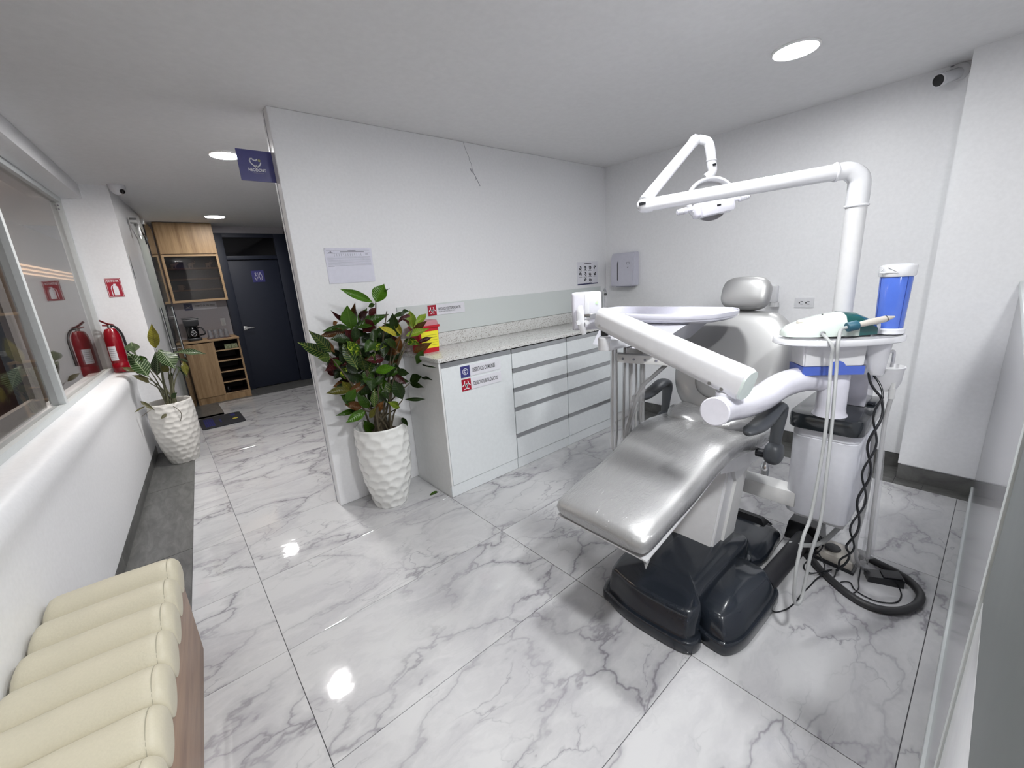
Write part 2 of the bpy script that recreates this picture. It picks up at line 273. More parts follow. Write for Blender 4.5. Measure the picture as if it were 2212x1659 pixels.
# ---------------------------------------------------------------- geometry helpers
class MB:
    """collects shapes into one mesh"""
    def __init__(self): self.bm = bmesh.new(); self.uv = None
    def poly(self, verts, faces):
        vs_ = [self.bm.verts.new(v) for v in verts]; out = []
        for f in faces:
            try: out.append(self.bm.faces.new([vs_[i] for i in f]))
            except ValueError: pass
        return vs_, out
    def box(self, x0, x1, y0, y1, z0, z1, bev=0.0, seg=2, mtx=None):
        if x1 < x0: x0, x1 = x1, x0
        if y1 < y0: y0, y1 = y1, y0
        if z1 < z0: z0, z1 = z1, z0
        v = [(x0, y0, z0), (x1, y0, z0), (x1, y1, z0), (x0, y1, z0), (x0, y0, z1), (x1, y0, z1), (x1, y1, z1), (x0, y1, z1)]
        if mtx is not None: v = [mtx @ Vector(p) for p in v]
        vs_, fs = self.poly(v, [(3, 2, 1, 0), (4, 5, 6, 7), (0, 1, 5, 4), (1, 2, 6, 5), (2, 3, 7, 6), (3, 0, 4, 7)])
        if bev > 0:
            es = list({e for f in fs for e in f.edges}); bmesh.ops.bevel(self.bm, geom=es, offset=bev, segments=seg, affect='EDGES', profile=0.6)
        return self
    def obox(self, c, ax, size, bev=0.0, seg=2):
        """oriented box: centre, axes (3 vectors), full sizes"""
        ax = [Vector(a).normalized() for a in ax]
        m = Matrix(((ax[0].x, ax[1].x, ax[2].x, c[0]), (ax[0].y, ax[1].y, ax[2].y, c[1]), (ax[0].z, ax[1].z, ax[2].z, c[2]), (0, 0, 0, 1)))
        a, b_, d = size
        return self.box(-a/2, a/2, -b_/2, b_/2, -d/2, d/2, bev, seg, m)
    def prism(self, pts, z0, z1, bev=0.0, seg=2, top_scale=None):
        n = len(pts)
        if top_scale:
            cx = sum(p[0] for p in pts)/n; cyy = sum(p[1] for p in pts)/n
            tp = [(cx+(p[0]-cx)*top_scale, cyy+(p[1]-cyy)*top_scale) for p in pts]
        else: tp = pts
        v = [(p[0], p[1], z0) for p in pts] + [(p[0], p[1], z1) for p in tp]
        fs = [tuple(range(n))[::-1], tuple(range(n, 2*n))] + [(i, (i+1) % n, n+(i+1) % n, n+i) for i in range(n)]
        vs_, f = self.poly(v, fs)
        if bev > 0:
            es = [e for e in set(f[1].edges) | set(f[0].edges)]
            bmesh.ops.bevel(self.bm, geom=es, offset=bev, segments=seg, affect='EDGES', profile=0.6)
        return self
    def rings(self, rings, cap0=True, cap1=True, closed=False):
        n = len(rings[0]); v = [p for r in rings for p in r]; fs = []
        m = len(rings)
        for i in range(m if closed else m-1):
            for j in range(n):
                a = i*n+j; b_ = i*n+(j+1) % n; c = ((i+1) % m)*n+(j+1) % n; d = ((i+1) % m)*n+j
                fs.append((a, b_, c, d))
        if not closed:
            if cap0: fs.append(tuple(range(n))[::-1])
            if cap1: fs.append(tuple(range((m-1)*n, m*n)))
        self.poly(v, fs); return self
    def lathe(self, prof, c=(0, 0, 0), seg=32, axis=None, cap0=True, cap1=True):
        """prof: (radius, height) list; axis: direction of the height"""
        az = Vector(axis).normalized() if axis is not None else Vector((0, 0, 1))
        ax = az.orthogonal().normalized() if axis is not None else Vector((1, 0, 0)); ay = az.cross(ax)
        c = Vector(c)
        rs = [[c + az*h + (ax*math.cos(t)+ay*math.sin(t))*max(r, 1e-4) for t in [2*PI*k/seg for k in range(seg)]] for r, h in prof]
        return self.rings(rs, cap0, cap1)
    def cyl(self, p0, p1, r0, r1=None, seg=20):
        p0 = Vector(p0); p1 = Vector(p1); r1 = r0 if r1 is None else r1
        return self.lathe([(r0, 0), (r1, (p1-p0).length)], p0, seg, p1-p0)
    def tube(self, pts, r, seg=12, smooth=True, sub=6, flat=None, ref=None):
        """pts: path; r: radius or list of radii; flat: (a, b) cross-section half sizes multipliers"""
        pts = [Vector(p) for p in pts]; rr = r if isinstance(r, (list, tuple)) else [r]*len(pts)
        if smooth and len(pts) > 2:
            P, R = [], []
            for i in range(len(pts)-1):
                p0 = pts[max(i-1, 0)]; p1 = pts[i]; p2 = pts[i+1]; p3 = pts[min(i+2, len(pts)-1)]
                for k in range(sub):
                    t = k/sub
                    P.append(0.5*((2*p1)+(p2-p0)*t+(2*p0-5*p1+4*p2-p3)*t*t+(3*p1-p0-3*p2+p3)*t**3)); R.append(rr[i]*(1-t)+rr[i+1]*t)
            P.append(pts[-1]); R.append(rr[-1]); pts, rr = P, R
        T = []
        for i in range(len(pts)):
            a = pts[max(i-1, 0)]; b_ = pts[min(i+1, len(pts)-1)]; d = b_-a
            T.append(d.normalized() if d.length > 1e-9 else Vector((0, 0, 1)))
        n = Vector(ref) if ref is not None else T[0].orthogonal()
        rs = []; fa, fb = flat or (1, 1)
        for i, p in enumerate(pts):
            n = (n - T[i]*n.dot(T[i])); n = n.normalized() if n.length > 1e-6 else T[i].orthogonal().normalized()
            bvec = T[i].cross(n)
            rs.append([p + (n*math.cos(t)*fa + bvec*math.sin(t)*fb)*rr[i] for t in [2*PI*k/seg for k in range(seg)]])
        return self.rings(rs)
    def ellipsoid(self, c, ax, size, e=2.0, nu=24, nv=14):
        """superellipsoid: centre, axes, half sizes, exponent"""
        ax = [Vector(a).normalized() for a in ax]; c = Vector(c)
        def sg(v, p): return math.copysign(abs(v)**p, v)
        k = 2.0/e; rs = []
        for i in range(1, nv):
            ph = -PI/2+PI*i/nv; r = []
            for j in range(nu):
                th_ = 2*PI*j/nu
                x = sg(math.cos(ph), k)*sg(math.cos(th_), k); y = sg(math.cos(ph), k)*sg(math.sin(th_), k); z = sg(math.sin(ph), k)
                r.append(c+ax[0]*x*size[0]+ax[1]*y*size[1]+ax[2]*z*size[2])
            rs.append(r)
        bot = c-ax[2]*size[2]; top = c+ax[2]*size[2]
        n = nu; v = [p for r in rs for p in r]+[bot, top]; fs = []
        for i in range(len(rs)-1):
            for j in range(n): fs.append((i*n+j, i*n+(j+1) % n, (i+1)*n+(j+1) % n, (i+1)*n+j))
        b0 = len(v)-2; t0 = len(v)-1; m = (len(rs)-1)*n
        for j in range(n): fs.append((b0, (j+1) % n, j)); fs.append((t0, m+j, m+(j+1) % n))
        self.poly(v, fs); return self
    def pillow(self, outline, c, U, V, Nn, front, back, steps=((0.0, 1.0), (0.35, 0.985), (0.6, 0.94), (0.8, 0.82), (0.92, 0.6), (0.98, 0.35), (1.0, 0.0))):
        """outline of (u, v); domed front of height front, flat-ish back"""
        c = Vector(c); U = Vector(U); V = Vector(V); Nn = Vector(Nn)
        cu = sum(p[0] for p in outline)/len(outline); cv = sum(p[1] for p in outline)/len(outline)
        rs = []
        for s, h in steps: rs.append([c+U*(cu+(p[0]-cu)*max(s, 0.01))+V*(cv+(p[1]-cv)*max(s, 0.01))+Nn*front*h for p in outline])
        for s, h in ((0.985, 0.5), (0.9, 0.9), (0.02, 1.0)): rs.append([c+U*(cu+(p[0]-cu)*s)+V*(cv+(p[1]-cv)*s)-Nn*back*h for p in outline])
        return self.rings(rs)
    def build(self, name, m, parent=None, smooth=True, angle=35, kind=None, label=None, origin=None):
        me = bpy.data.meshes.new(name); bmesh.ops.recalc_face_normals(self.bm, faces=self.bm.faces[:])
        root = parent
        while root is not None and root.parent is not None: root = root.parent
        o0 = Vector(root.location) if root is not None else (Vector(origin) if origin is not None else Vector((0, 0, 0)))
        bmesh.ops.translate(self.bm, vec=-o0, verts=self.bm.verts[:])
        self.bm.to_mesh(me); self.bm.free()
        if isinstance(m, str): m = M[m]
        me.materials.append(m)
        if smooth:
            for p in me.polygons: p.use_smooth = True
            me.set_sharp_from_angle(angle=math.radians(angle))
        o = bpy.data.objects.new(name, me); COL.objects.link(o)
        if parent is not None: o.parent = parent
        elif origin is not None: o.location = o0
        if kind: o['kind'] = kind
        if label: o['label'] = label
        return o
def thing(name, label, cat, loc=(0, 0, 0), group=None):
    o = bpy.data.objects.new(name, None); COL.objects.link(o); o.location = loc; o.empty_display_size = 0.05
    o['label'] = label; o['category'] = cat
    if group: o['group'] = group
    return o
def tag(o, label, cat, group=None):
    o['label'] = label; o['category'] = cat
    if group: o['group'] = group
    return o
def struct(name, mb, m, parent=None, **kw): return mb.build(name, m, parent, kind='structure', **kw)
def catmull2(pts, n=6, closed=True):
    out = []; m = len(pts)
    for i in range(m):
        p0, p1, p2, p3 = [pts[(i+k-1) % m] for k in range(4)]
        for k in range(n):
            t = k/n
            out.append(tuple(0.5*((2*p1[a])+(p2[a]-p0[a])*t+(2*p0[a]-5*p1[a]+4*p2[a]-p3[a])*t*t+(3*p1[a]-p0[a]-3*p2[a]+p3[a])*t**3) for a in range(2)))
    return out
def rrect(w_, h_, r, n=5):
    pts = []
    for cx, cyy, a0 in ((w_/2-r, h_/2-r, 0), (-w_/2+r, h_/2-r, 90), (-w_/2+r, -h_/2+r, 180), (w_/2-r, -h_/2+r, 270)):
        for k in range(n+1):
            a = math.radians(a0+90*k/n); pts.append((cx+r*math.cos(a), cyy+r*math.sin(a)))
    return pts
class Face:
    """a printed face: origin at lower left, right vector, up vector, outward normal"""
    def __init__(self, o, right, up): self.o = Vector(o); self.r = Vector(right).normalized(); self.u = Vector(up).normalized(); self.n = self.r.cross(self.u).normalized()
    def P(self, a, b, d=0.0): return self.o+self.r*a+self.u*b+self.n*d
    def panel(self, a0, a1, b0, b1, d0, d1, mb=None):
        mb = mb or MB(); v = [self.P(a, b, d) for d in (d0, d1) for a, b in ((a0, b0), (a1, b0), (a1, b1), (a0, b1))]
        mb.poly(v, [(3, 2, 1, 0), (4, 5, 6, 7), (0, 1, 5, 4), (1, 2, 6, 5), (2, 3, 7, 6), (3, 0, 4, 7)]); return mb
    def shape(self, pts, d0, d1, mb=None):
        mb = mb or MB(); n = len(pts); v = [self.P(p[0], p[1], d) for d in (d0, d1) for p in pts]
        mb.poly(v, [tuple(range(n))[::-1], tuple(range(n, 2*n))]+[(i, (i+1) % n, n+(i+1) % n, n+i) for i in range(n)]); return mb
    def stroke(self, pts, wd, d0, d1, mb=None, closed=False):
        """flat line of width wd through pts"""
        mb = mb or MB(); q = list(pts)+([pts[0]] if closed else [])
        for a, b in zip(q[:-1], q[1:]):
            dx, dy = b[0]-a[0], b[1]-a[1]; l = math.hypot(dx, dy) or 1; nx, ny = -dy/l*wd/2, dx/l*wd/2; ex, ey = dx/l*wd*0.3, dy/l*wd*0.3
            self.shape([(a[0]-nx-ex, a[1]-ny-ey), (b[0]-nx+ex, b[1]-ny+ey), (b[0]+nx+ex, b[1]+ny+ey), (a[0]+nx-ex, a[1]+ny-ey)], d0, d1, mb)
        return mb
    def ring(self, c, r0, r1, d0, d1, mb=None, a0=0, a1=360, n=28):
        mb = mb or MB(); k = max(3, int(n*(a1-a0)/360)); A = [math.radians(a0+(a1-a0)*i/k) for i in range(k+1)]
        for i in range(k):
            self.shape([(c[0]+r0*math.cos(A[i]), c[1]+r0*math.sin(A[i])), (c[0]+r1*math.cos(A[i]), c[1]+r1*math.sin(A[i])), (c[0]+r1*math.cos(A[i+1]), c[1]+r1*math.sin(A[i+1])), (c[0]+r0*math.cos(A[i+1]), c[1]+r0*math.sin(A[i+1]))], d0, d1, mb)
        return mb
    def text(self, s, a, b, h, width, m, parent, name='lettering', d=0.0012, bold=0.0, align='LEFT'):
        cu = bpy.data.curves.new(name, 'FONT'); cu.body = s; cu.size = 1.0; cu.extrude = 0.0; cu.offset = bold; cu.resolution_u = 3
        to = bpy.data.objects.new(name, cu); COL.objects.link(to); bpy.context.view_layer.update()
        me = bpy.data.meshes.new_from_object(to.evaluated_get(bpy.context.evaluated_depsgraph_get()))
        bpy.data.objects.remove(to); bpy.data.curves.remove(cu)
        xs = [v.co.x for v in me.vertices]; ys = [v.co.y for v in me.vertices]
        x0, x1, y0, y1 = min(xs), max(xs), min(ys), max(ys); kx = width/(x1-x0); ky = h/(y1-y0)
        root = parent
        while root is not None and root.parent is not None: root = root.parent
        o0 = Vector(root.location) if root is not None else Vector((0, 0, 0))
        for v in me.vertices: v.co = self.P(a+(v.co.x-x0)*kx, b+(v.co.y-y0)*ky, d) - o0
        me.materials.clear(); me.materials.append(M[m]); o = bpy.data.objects.new(name, me); COL.objects.link(o); o.parent = parent
        return o
# ================================================================ THE ROOM
LD = Vector((0.0748, 0.9972, 0)); LN = Vector((0.9972, -0.0748, 0)); LA = Vector((-0.447, 3.125, 0))
def LW(s, off, z): return LA + LD*s + LN*off + Vector((0, 0, z))
def lbox(mb, s0, s1, o0, o1, z0, z1, bev=0.0):
    return mb.obox(LW((s0+s1)/2, (o0+o1)/2, (z0+z1)/2), (LD, LN, (0, 0, 1)), (abs(s1-s0), abs(o1-o0), abs(z1-z0)), bev)
CEIL = 2.52
floor = struct('floor', MB().box(-3.2, 3.95, -3.1, 8.1, -0.12, -0.004), 'grout')
# marble tiles: every one an object, sharing one mesh per size
G = 0.0012
def wall_x(y): return -0.689+0.0774*y
def strip_x(y): return -0.3396+0.0693*y
tile_cache = {}
def tile(x0, x1, y0, y1, m='marble', name='tile'):
    key = (round(x1-x0, 3), round(y1-y0, 3), m)
    if key not in tile_cache:
        a, b = (x1-x0)/2-G, (y1-y0)/2-G
        o = MB().box(-a, a, -b, b, -0.006, 0, 0.0008, 1).build(name, m, floor)
        o['kind'] = 'structure'; tile_cache[key] = o.data
    else:
        o = bpy.data.objects.new(name, tile_cache[key]); COL.objects.link(o); o.parent = floor; o['kind'] = 'structure'
    o.location = ((x0+x1)/2, (y0+y1)/2, 0); return o
def tile_poly(pts, m='marble', name='tile'):
    cx = sum(p[0] for p in pts)/len(pts); cyy = sum(p[1] for p in pts)/len(pts)
    q = [(cx+(p[0]-cx)*(1-G*6), cyy+(p[1]-cyy)*(1-G*3)) for p in pts]
    o = MB().prism([(p[0]-cx, p[1]-cyy) for p in q], -0.006, 0).build(name, m, floor); o['kind'] = 'structure'; o.location = (cx, cyy, 0); return o
ys = [-2.98+0.596*k for k in range(19)]
for j in range(len(ys)-1):
    y0, y1 = ys[j], min(ys[j+1], 7.2)
    if y0 >= 7.2: break
    r0, r1 = strip_x(y0), strip_x(y1)
    if y0 < 6.2: tile_poly([(r0, y0), (0.129, y0), (0.129, y1), (r1, y1)])
    for x0, x1 in ((0.129, 1.329), (1.329, 2.529), (2.529, 3.505)):
        if y0 > 6.2 and x0 < 1: x0 = 0.42
        if y0 > 2.9: 
            if x0 > 1.87: continue
            x1 = min(x1, 1.87)
        tile(x0, x1, y0, y1)
# dark stone border along the left wall, the far end and the right wall
for k in range(9):
    y0 = -2.95+1.2*k; y1 = min(y0+1.2, 7.2)
    if y0 > 6.2: y1 = 7.2
    if y0 >= 7.2: break
    tile_poly([(wall_x(y0)+0.002, y0), (strip_x(y0), y0), (strip_x(y1), y1), (wall_x(y1)+0.002, y1)], 'slate', 'border_tile')
tile_poly([(-0.0, 6.45), (0.42, 6.45), (0.42, 7.2), (0.0, 7.2)], 'slate', 'border_tile')
tile(0.0, 0.94, 7.2, 7.82, 'slate', 'border_tile'); tile(0.94, 1.87, 7.2, 7.82, 'slate', 'border_tile')
for y0, y1 in ((-1.2, -0.3), (-0.3, 0.16), (0.16, 0.30)): tile(3.505, 3.62, y0, y1, 'slate', 'border_tile')
for y0, y1 in ((0.30, 1.18), (1.18, 2.3), (2.3, 2.85)): tile(3.505, 3.82, y0, y1, 'slate', 'border_tile')

struct('ceiling', MB().box(-3.2, 3.97, -3.1, 8.1, CEIL, CEIL+0.1), 'ceiling')
wp = struct('wall_partition', MB().box(0.717, 3.83, 2.855, 2.975, 0, CEIL, 0.004, 1), 'wall')
# hairline seam on the partition's end and the cracked plaster
mb = MB(); f = Face((0, 2.8548, 0), (1, 0, 0), (0, 0, 1))
f.stroke([(2.051, 2.519), (2.072, 2.46), (2.095, 2.416), (2.094, 2.40), (2.105, 2.385), (2.112, 2.37), (2.117, 2.34), (2.118, 2.31)], 0.0022, 0, 0.0008, mb)
f.stroke([(2.100, 2.336), (2.106, 2.322), (2.122, 2.311), (2.136, 2.296), (2.152, 2.268), (2.168, 2.24), (2.181, 2.219)], 0.0045, 0, 0.0012, mb)
f.stroke([(2.100, 2.336), (2.118, 2.333), (2.128, 2.318), (2.127, 2.308), (2.112, 2.314), (2.100, 2.325)], 0.0018, 0, 0.001, mb)
f.stroke([(2.148, 2.276), (2.135, 2.255)], 0.0022, 0, 0.001, mb)
struct('crack', mb, 'print_grey', wp)
struct('seam', MB().box(0.7155, 0.7172, 2.93, 2.936, 0, CEIL), 'print_grey', wp)
wr = struct('wall_right', MB().box(3.82, 3.95, 0.2, 2.855, 0, CEIL).box(3.806, 3.82, 0.285, 2.855, 0.105, CEIL), 'wall')
wr2 = struct('wall_right_front', MB().box(3.62, 3.95, -3.0, 0.285, 0, CEIL).box(3.606, 3.622, -0.06, 0.299, 0.112, CEIL).box(3.62, 3.82, 0.285, 0.299, 0.105, CEIL), 'wall')
for n_, (x0, x1, y0, y1) in enumerate(((3.812, 3.8195, 0.30, 1.25), (3.812, 3.8195, 1.25, 2.45), (3.612, 3.6195, -0.5, 0.296), (3.6195, 3.8, 0.286, 0.296))):
    struct('baseboard_right' if n_ == 0 else 'baseboard_right', MB().box(x0, x1, y0, y1, 0, 0.1, 0.001, 1), 'slate')
struct('wall_front', MB().box(-1.2, 3.95, -3.1, -2.98, 0, CEIL), 'wall')
# low wall below the window with a rounded sill
prof = [(-0.30, 0.0), (0.0, 0.0), (0.0, 0.088), (0.008, 0.094), (0.004, 0.66), (0.005, 0.70), (0.009, 0.735), (0.015, 0.765), (0.020, 0.79), (0.021, 0.815), (0.016, 0.838), (0.005, 0.858), (-0.012, 0.872), (-0.035, 0.881), (-0.07, 0.886), (-0.12, 0.888), (-0.30, 0.888)]
rs = [[LW(s, o_, z) for o_, z in prof] for s in (-6.1, 2.27)]
wl = struct('wall_left', MB().rings(rs), 'wall', angle=40)
for k in range(7): struct('baseboard_left', lbox(MB(), -6.0+1.2*k, -6.0+1.2*k+1.197, 0.0005, 0.007, 0, 0.086, 0.001), 'slate')
struct('wall_left_lintel', lbox(MB(), -6.1, 2.3, -0.30, 0.012, 2.40, CEIL, 0.006), 'wall')
# pillar at the end of the window and the corridor wall behind it
struct('wall_left_pillar', MB().prism([(-0.44, 5.35), (-0.080, 5.35), (-0.062, 5.52), (-0.42, 5.52)], 0, CEIL), 'wall')
struct('wall_corridor_left', MB().prism([(-0.18, 5.52), (-0.062, 5.52), (0.02, 6.30), (0.10, 6.93), (0.14, 7.9), (0.02, 7.9)], 0, CEIL), 'wall')
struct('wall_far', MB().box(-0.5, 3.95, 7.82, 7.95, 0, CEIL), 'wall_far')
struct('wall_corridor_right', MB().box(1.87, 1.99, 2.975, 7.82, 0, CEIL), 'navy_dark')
struct('wall_back_end', MB().box(3.82, 3.95, 2.855, 7.95, 0, CEIL), 'wall')
# rooms outside the window
struct('wall_outer_room', lbox(MB(), 3.95, 9.0, -1.05, -0.95, 0, CEIL), 'out_wall')
struct('wall_outer_dark', lbox(MB(), -5.5, 3.95, -1.35, -1.25, 0, 2.0), 'out_dark')
struct('wall_outer_upper', lbox(MB(), -5.5, 3.95, -1.35, -1.25, 2.0, CEIL), 'out_wall')
struct('wall_outer_end', lbox(MB(), 8.9, 9.0, -1.0, -0.2, 0, CEIL), 'out_wall')
struct('wall_outer_start', lbox(MB(), -5.9, -5.8, -1.4, -0.2, 0, CEIL), 'out_wall')
for z in (1.905, 1.955, 2.005):
    tag(lbox(MB(), 4.0, 8.8, -0.949, -0.93, z, z+0.017).build('light_strip', 'out_strip', origin=LW(4, -0.95, z)), {1.905: 'lowest', 1.955: 'middle', 2.005: 'topmost'}[z]+' thin warm light strip on beige wall seen through the window', 'light strip', 'light strips beyond the window')
t = thing('outer_fill_light', 'unseen fill light added in the beige room beyond the window', 'light', LW(2.3, -0.75, CEIL))  # lamp added out of view to brighten the beige outer room
MB().cyl(LW(2.3, -0.75, CEIL-0.012), LW(2.3, -0.75, CEIL-0.004), 0.1, seg=24).build('diffuser', emission('outer_fill', (1, 0.88, 0.76), 95), t)
t = thing('outer_fill_light', 'unseen fill light added in the dark room beyond the window', 'light', LW(0.6, -0.7, CEIL))  # second added lamp, unseen, lights the space behind the near pane
MB().cyl(LW(0.6, -0.7, CEIL-0.012), LW(0.6, -0.7, CEIL-0.004), 0.1, seg=24).build('diffuser', emission('outer_fill_dim', (1, 0.86, 0.74), 55), t)

# window
win = bpy.data.objects.new('window_1', None); COL.objects.link(win); win['kind'] = 'structure'; win.location = LW(0.5, -0.15, 0.888)
def wpart(nm, mb, m): o = mb.build(nm, m, win); return o
wpart('window_frame', lbox(lbox(MB(), -6, 2.27, -0.18, -0.12, 0.888, 0.925, 0.003), -6, 2.27, -0.18, -0.12, 2.355, 2.40, 0.003), 'frame_white')
for s in (-1.7, 0.51): wpart('mullion', lbox(MB(), s, s+0.045, -0.185, -0.118, 0.925, 2.355, 0.003), 'frame_white')
wpart('jamb', lbox(MB(), 2.165, 2.21, -0.185, -0.118, 0.925, 2.355, 0.003), 'frame_white')
for sz in ((2.3, 1.96), (2.33, 2.33)): wpart('screw', MB().cyl(LW(2.166, -0.14, sz[0]), LW(2.161, -0.14, sz[0]), 0.006, seg=10), 'print_grey')
for s0, s1 in ((-1.655, 0.51), (0.555, 2.165)): wpart('pane', lbox(MB(), s0, s1, -0.154, -0.148, 0.925, 2.355), 'glass')
sash = MB(); lbox(sash, 0.34, 0.47, -0.215, -0.19, 0.925, 2.355); lbox(sash, -1.655, 0.34, -0.215, -0.19, 0.925, 1.01)
wpart('sash', sash, simple('beige_sash', (0.33, 0.30, 0.28), 0.5))

# glass partition on the right, next to the camera
pt = MB(); pt.box(0.935, 3.604, -0.066, -0.054, 0.06, 1.27); gp = struct('wall_screen', pt, 'screen_glass')
struct('rail', MB().box(0.33, 3.604, -0.105, -0.045, 1.27, 1.30, 0.006), 'frame_white', gp)
struct('rail', MB().box(0.90, 3.604, -0.103, -0.045, 0.0, 0.06, 0.004), 'frame_white', gp)
struct('stile', MB().box(0.90, 0.935, -0.1025, -0.047, 0.06, 1.27, 0.003), 'frame_white', gp)
lp = struct('lower_panel', MB().box(0.33, 0.8965, -0.100, -0.0505, 0.0, 0.955, 0.003), 'partition_board', gp)
struct('frosted_pane', MB().box(0.33, 0.8995, -0.085, -0.051, 0.956, 1.27, 0.001), 'frosted', gp)

# ---------------------------------------------------------------- lamps
M['lamp_rim'] = simple('lamp_rim', (0.85, 0.85, 0.85), 0.5)
LL = ['round ceiling downlight above the dental chair, beside the back wall', 'round ceiling downlight behind the blue hanging sign', 'far round ceiling downlight in front of the blue door',
      'round ceiling downlight above the foot of the dental chair', 'unseen fill downlight added above the cream bench', 'unseen fill downlight added above the end of the glass screen', 'rearmost unseen fill downlight added over the entrance passage']
for (x, y, r, s, c), lab in zip(LAMPS, LL):
    t = thing('ceiling_downlight', lab, 'ceiling light', (x, y, CEIL), 'round ceiling downlights')
    MB().lathe([(r*1.0, 0), (r*1.08, 0), (r*1.08, 0.006), (r, 0.012), (r*0.98, 0.006)], (x, y, CEIL), 40, (0, 0, -1), cap0=False, cap1=False).build('trim_ring', 'lamp_rim', t)
    MB().cyl((x, y, CEIL-0.009), (x, y, CEIL-0.002), r*0.98, seg=40).build('diffuser', emission('lamp_light', c, s), t)

# ---------------------------------------------------------------- corridor end
d1 = bpy.data.objects.new('door_1', None); COL.objects.link(d1); d1['kind'] = 'structure'; d1.location = (0.95, 7.8, 0)
fr = MB(); fr.box(0.874, 1.0, 7.74, 7.822, 0, 2.415, 0.003).box(1.69, 1.868, 7.74, 7.822, 0, 2.415, 0.003).box(1.0, 1.69, 7.74, 7.822, 2.355, 2.415, 0.003).box(1.0, 1.69, 7.74, 7.822, 2.03, 2.085, 0.003)
fr.build('door_frame', 'navy', d1)
MB().box(1.0, 1.69, 7.79, 7.80, 2.085, 2.355).build('transom_pane', 'black_glass', d1)
MB().box(1.004, 1.686, 7.775, 7.81, 0.01, 2.025, 0.003).build('door_leaf', 'navy', d1)
h = MB(); h.box(1.02, 1.07, 7.768, 7.777, 0.955, 1.02, 0.003); h.cyl((1.046, 7.77, 0.987), (1.046, 7.73, 0.987), 0.009, seg=12); h.box(1.04, 1.16, 7.722, 7.736, 0.977, 0.996, 0.004)
h.build('door_handle', 'steel', d1)
def sign(name, label, cat, face, w_, h_, m='label_white', th_=0.003, loc=None):
    t = thing(name, label, cat, face.P(w_/2, 0)); face.panel(0, w_, 0, h_, 0.0003, th_).build('plate', m, t); return t
# toilet sign on the blue door
f = Face((1.285, 7.774, 1.685), (1, 0, 0), (0, 0, 1))
t = sign('toilet_sign', 'small blue sign with white toilet figures on the navy door', 'sign', f, 0.173, 0.175, 'sign_blue')
g = MB()
for cx, s in ((0.055, 1), (0.12, -1)):
    f.ring((cx, 0.135), 0.007, 0.011, 0.003, 0.004, g, n=14)
    if s == 1: f.stroke([(cx, 0.118), (cx+0.017, 0.075), (cx+0.02, 0.06), (cx+0.008, 0.055), (cx+0.008, 0.03), (cx-0.008, 0.03), (cx-0.008, 0.055), (cx-0.02, 0.06), (cx-0.017, 0.075)], 0.005, 0.003, 0.004, g, True)
    else: f.stroke([(cx-0.014, 0.118), (cx+0.014, 0.118), (cx+0.02, 0.085), (cx+0.012, 0.055), (cx+0.010, 0.03), (cx-0.010, 0.03), (cx-0.012, 0.055), (cx-0.02, 0.085)], 0.005, 0.003, 0.004, g, True)
f.stroke([(0.088, 0.03), (0.088, 0.145)], 0.003, 0.003, 0.004, g)
g.build('pictogram', 'print_white', t)
# upper kitchenette cabinet
uc = thing('wall_cabinet', 'oak wall cabinet with glass door above the coffee maker', 'cabinet', (0.54, 7.66, 1.445))
X0, X1, Y0, Y1, Z0, Z1 = 0.222, 0.872, 7.50, 7.815, 1.445, 2.515
MB().box(X0, X0+0.02, Y0+0.01, Y1, Z0, Z1).box(X1-0.02, X1, Y0+0.01, Y1, Z0, Z1).box(X0+0.02, X1-0.02, Y0+0.01, Y1, Z0, Z0+0.02).box(X0+0.02, X1-0.02, Y0+0.01, Y1, 2.08, 2.10).box(X0+0.02, X1-0.02, Y0+0.01, Y1, Z1-0.02, Z1).build('carcass', 'oak', uc)
MB().box(X0+0.02, X1-0.02, Y1-0.012, Y1-0.004, Z0+0.02, 2.08).build('back_panel', 'dark_wood', uc)
MB().box(X0+0.006, X1-0.006, Y0-0.008, Y0+0.01, 2.105, Z1-0.006, 0.001, 1).build('door', 'oak', uc)
gd = MB().box(X0+0.004, X0+0.03, Y0-0.008, Y0+0.01, Z0+0.004, 2.096).box(X1-0.03, X1-0.004, Y0-0.008, Y0+0.01, Z0+0.004, 2.096).box(X0+0.03, X1-0.03, Y0-0.008, Y0+0.01, 2.07, 2.096).box(X0+0.03, X1-0.03, Y0-0.008, Y0+0.01, Z0+0.004, Z0+0.034).build('glass_door', 'oak_edge', uc)
MB().box(X0+0.03, X1-0.03, Y0, Y0+0.004, Z0+0.034, 2.07).build('pane', 'glass_smoked', gd)
for z in (1.615, 1.765, 1.91): MB().box(X0+0.02, X1-0.02, Y0+0.03, Y1-0.012, z-0.008, z+0.008).build('shelf', 'oak_edge', uc)
def elephant(x, lab):
    t = thing('elephant_figurine', lab, 'figurine', (x, 7.60, 1.918), 'pale elephant figurines behind glass')
    b = MB(); b.ellipsoid((x, 7.60, 1.965), ((1, 0, 0), (0, 1, 0), (0, 0, 1)), (0.034, 0.018, 0.022), 2, 14, 8)
    b.ellipsoid((x+0.034, 7.60, 1.985), ((1, 0, 0), (0, 1, 0), (0, 0, 1)), (0.017, 0.014, 0.016), 2, 12, 7)
    b.tube([(x+0.046, 7.60, 1.982), (x+0.056, 7.60, 1.99), (x+0.054, 7.60, 2.012), (x+0.04, 7.60, 2.022)], [0.007, 0.006, 0.004, 0.003], 8)
    b.build('body', 'elephant', t)
    for dx in (-0.022, 0.018):
        for dy in (-0.01, 0.01): MB().cyl((x+dx, 7.60+dy, 1.9185), (x+dx*0.9, 7.60+dy, 1.965), 0.007, 0.009, 8).build('leg', 'elephant', t)
    MB().ellipsoid((x+0.028, 7.583, 1.985), ((1, 0, 0.3), (0, 1, 0), (0, 0, 1)), (0.012, 0.003, 0.014), 2, 10, 6).build('ear', 'elephant', t)
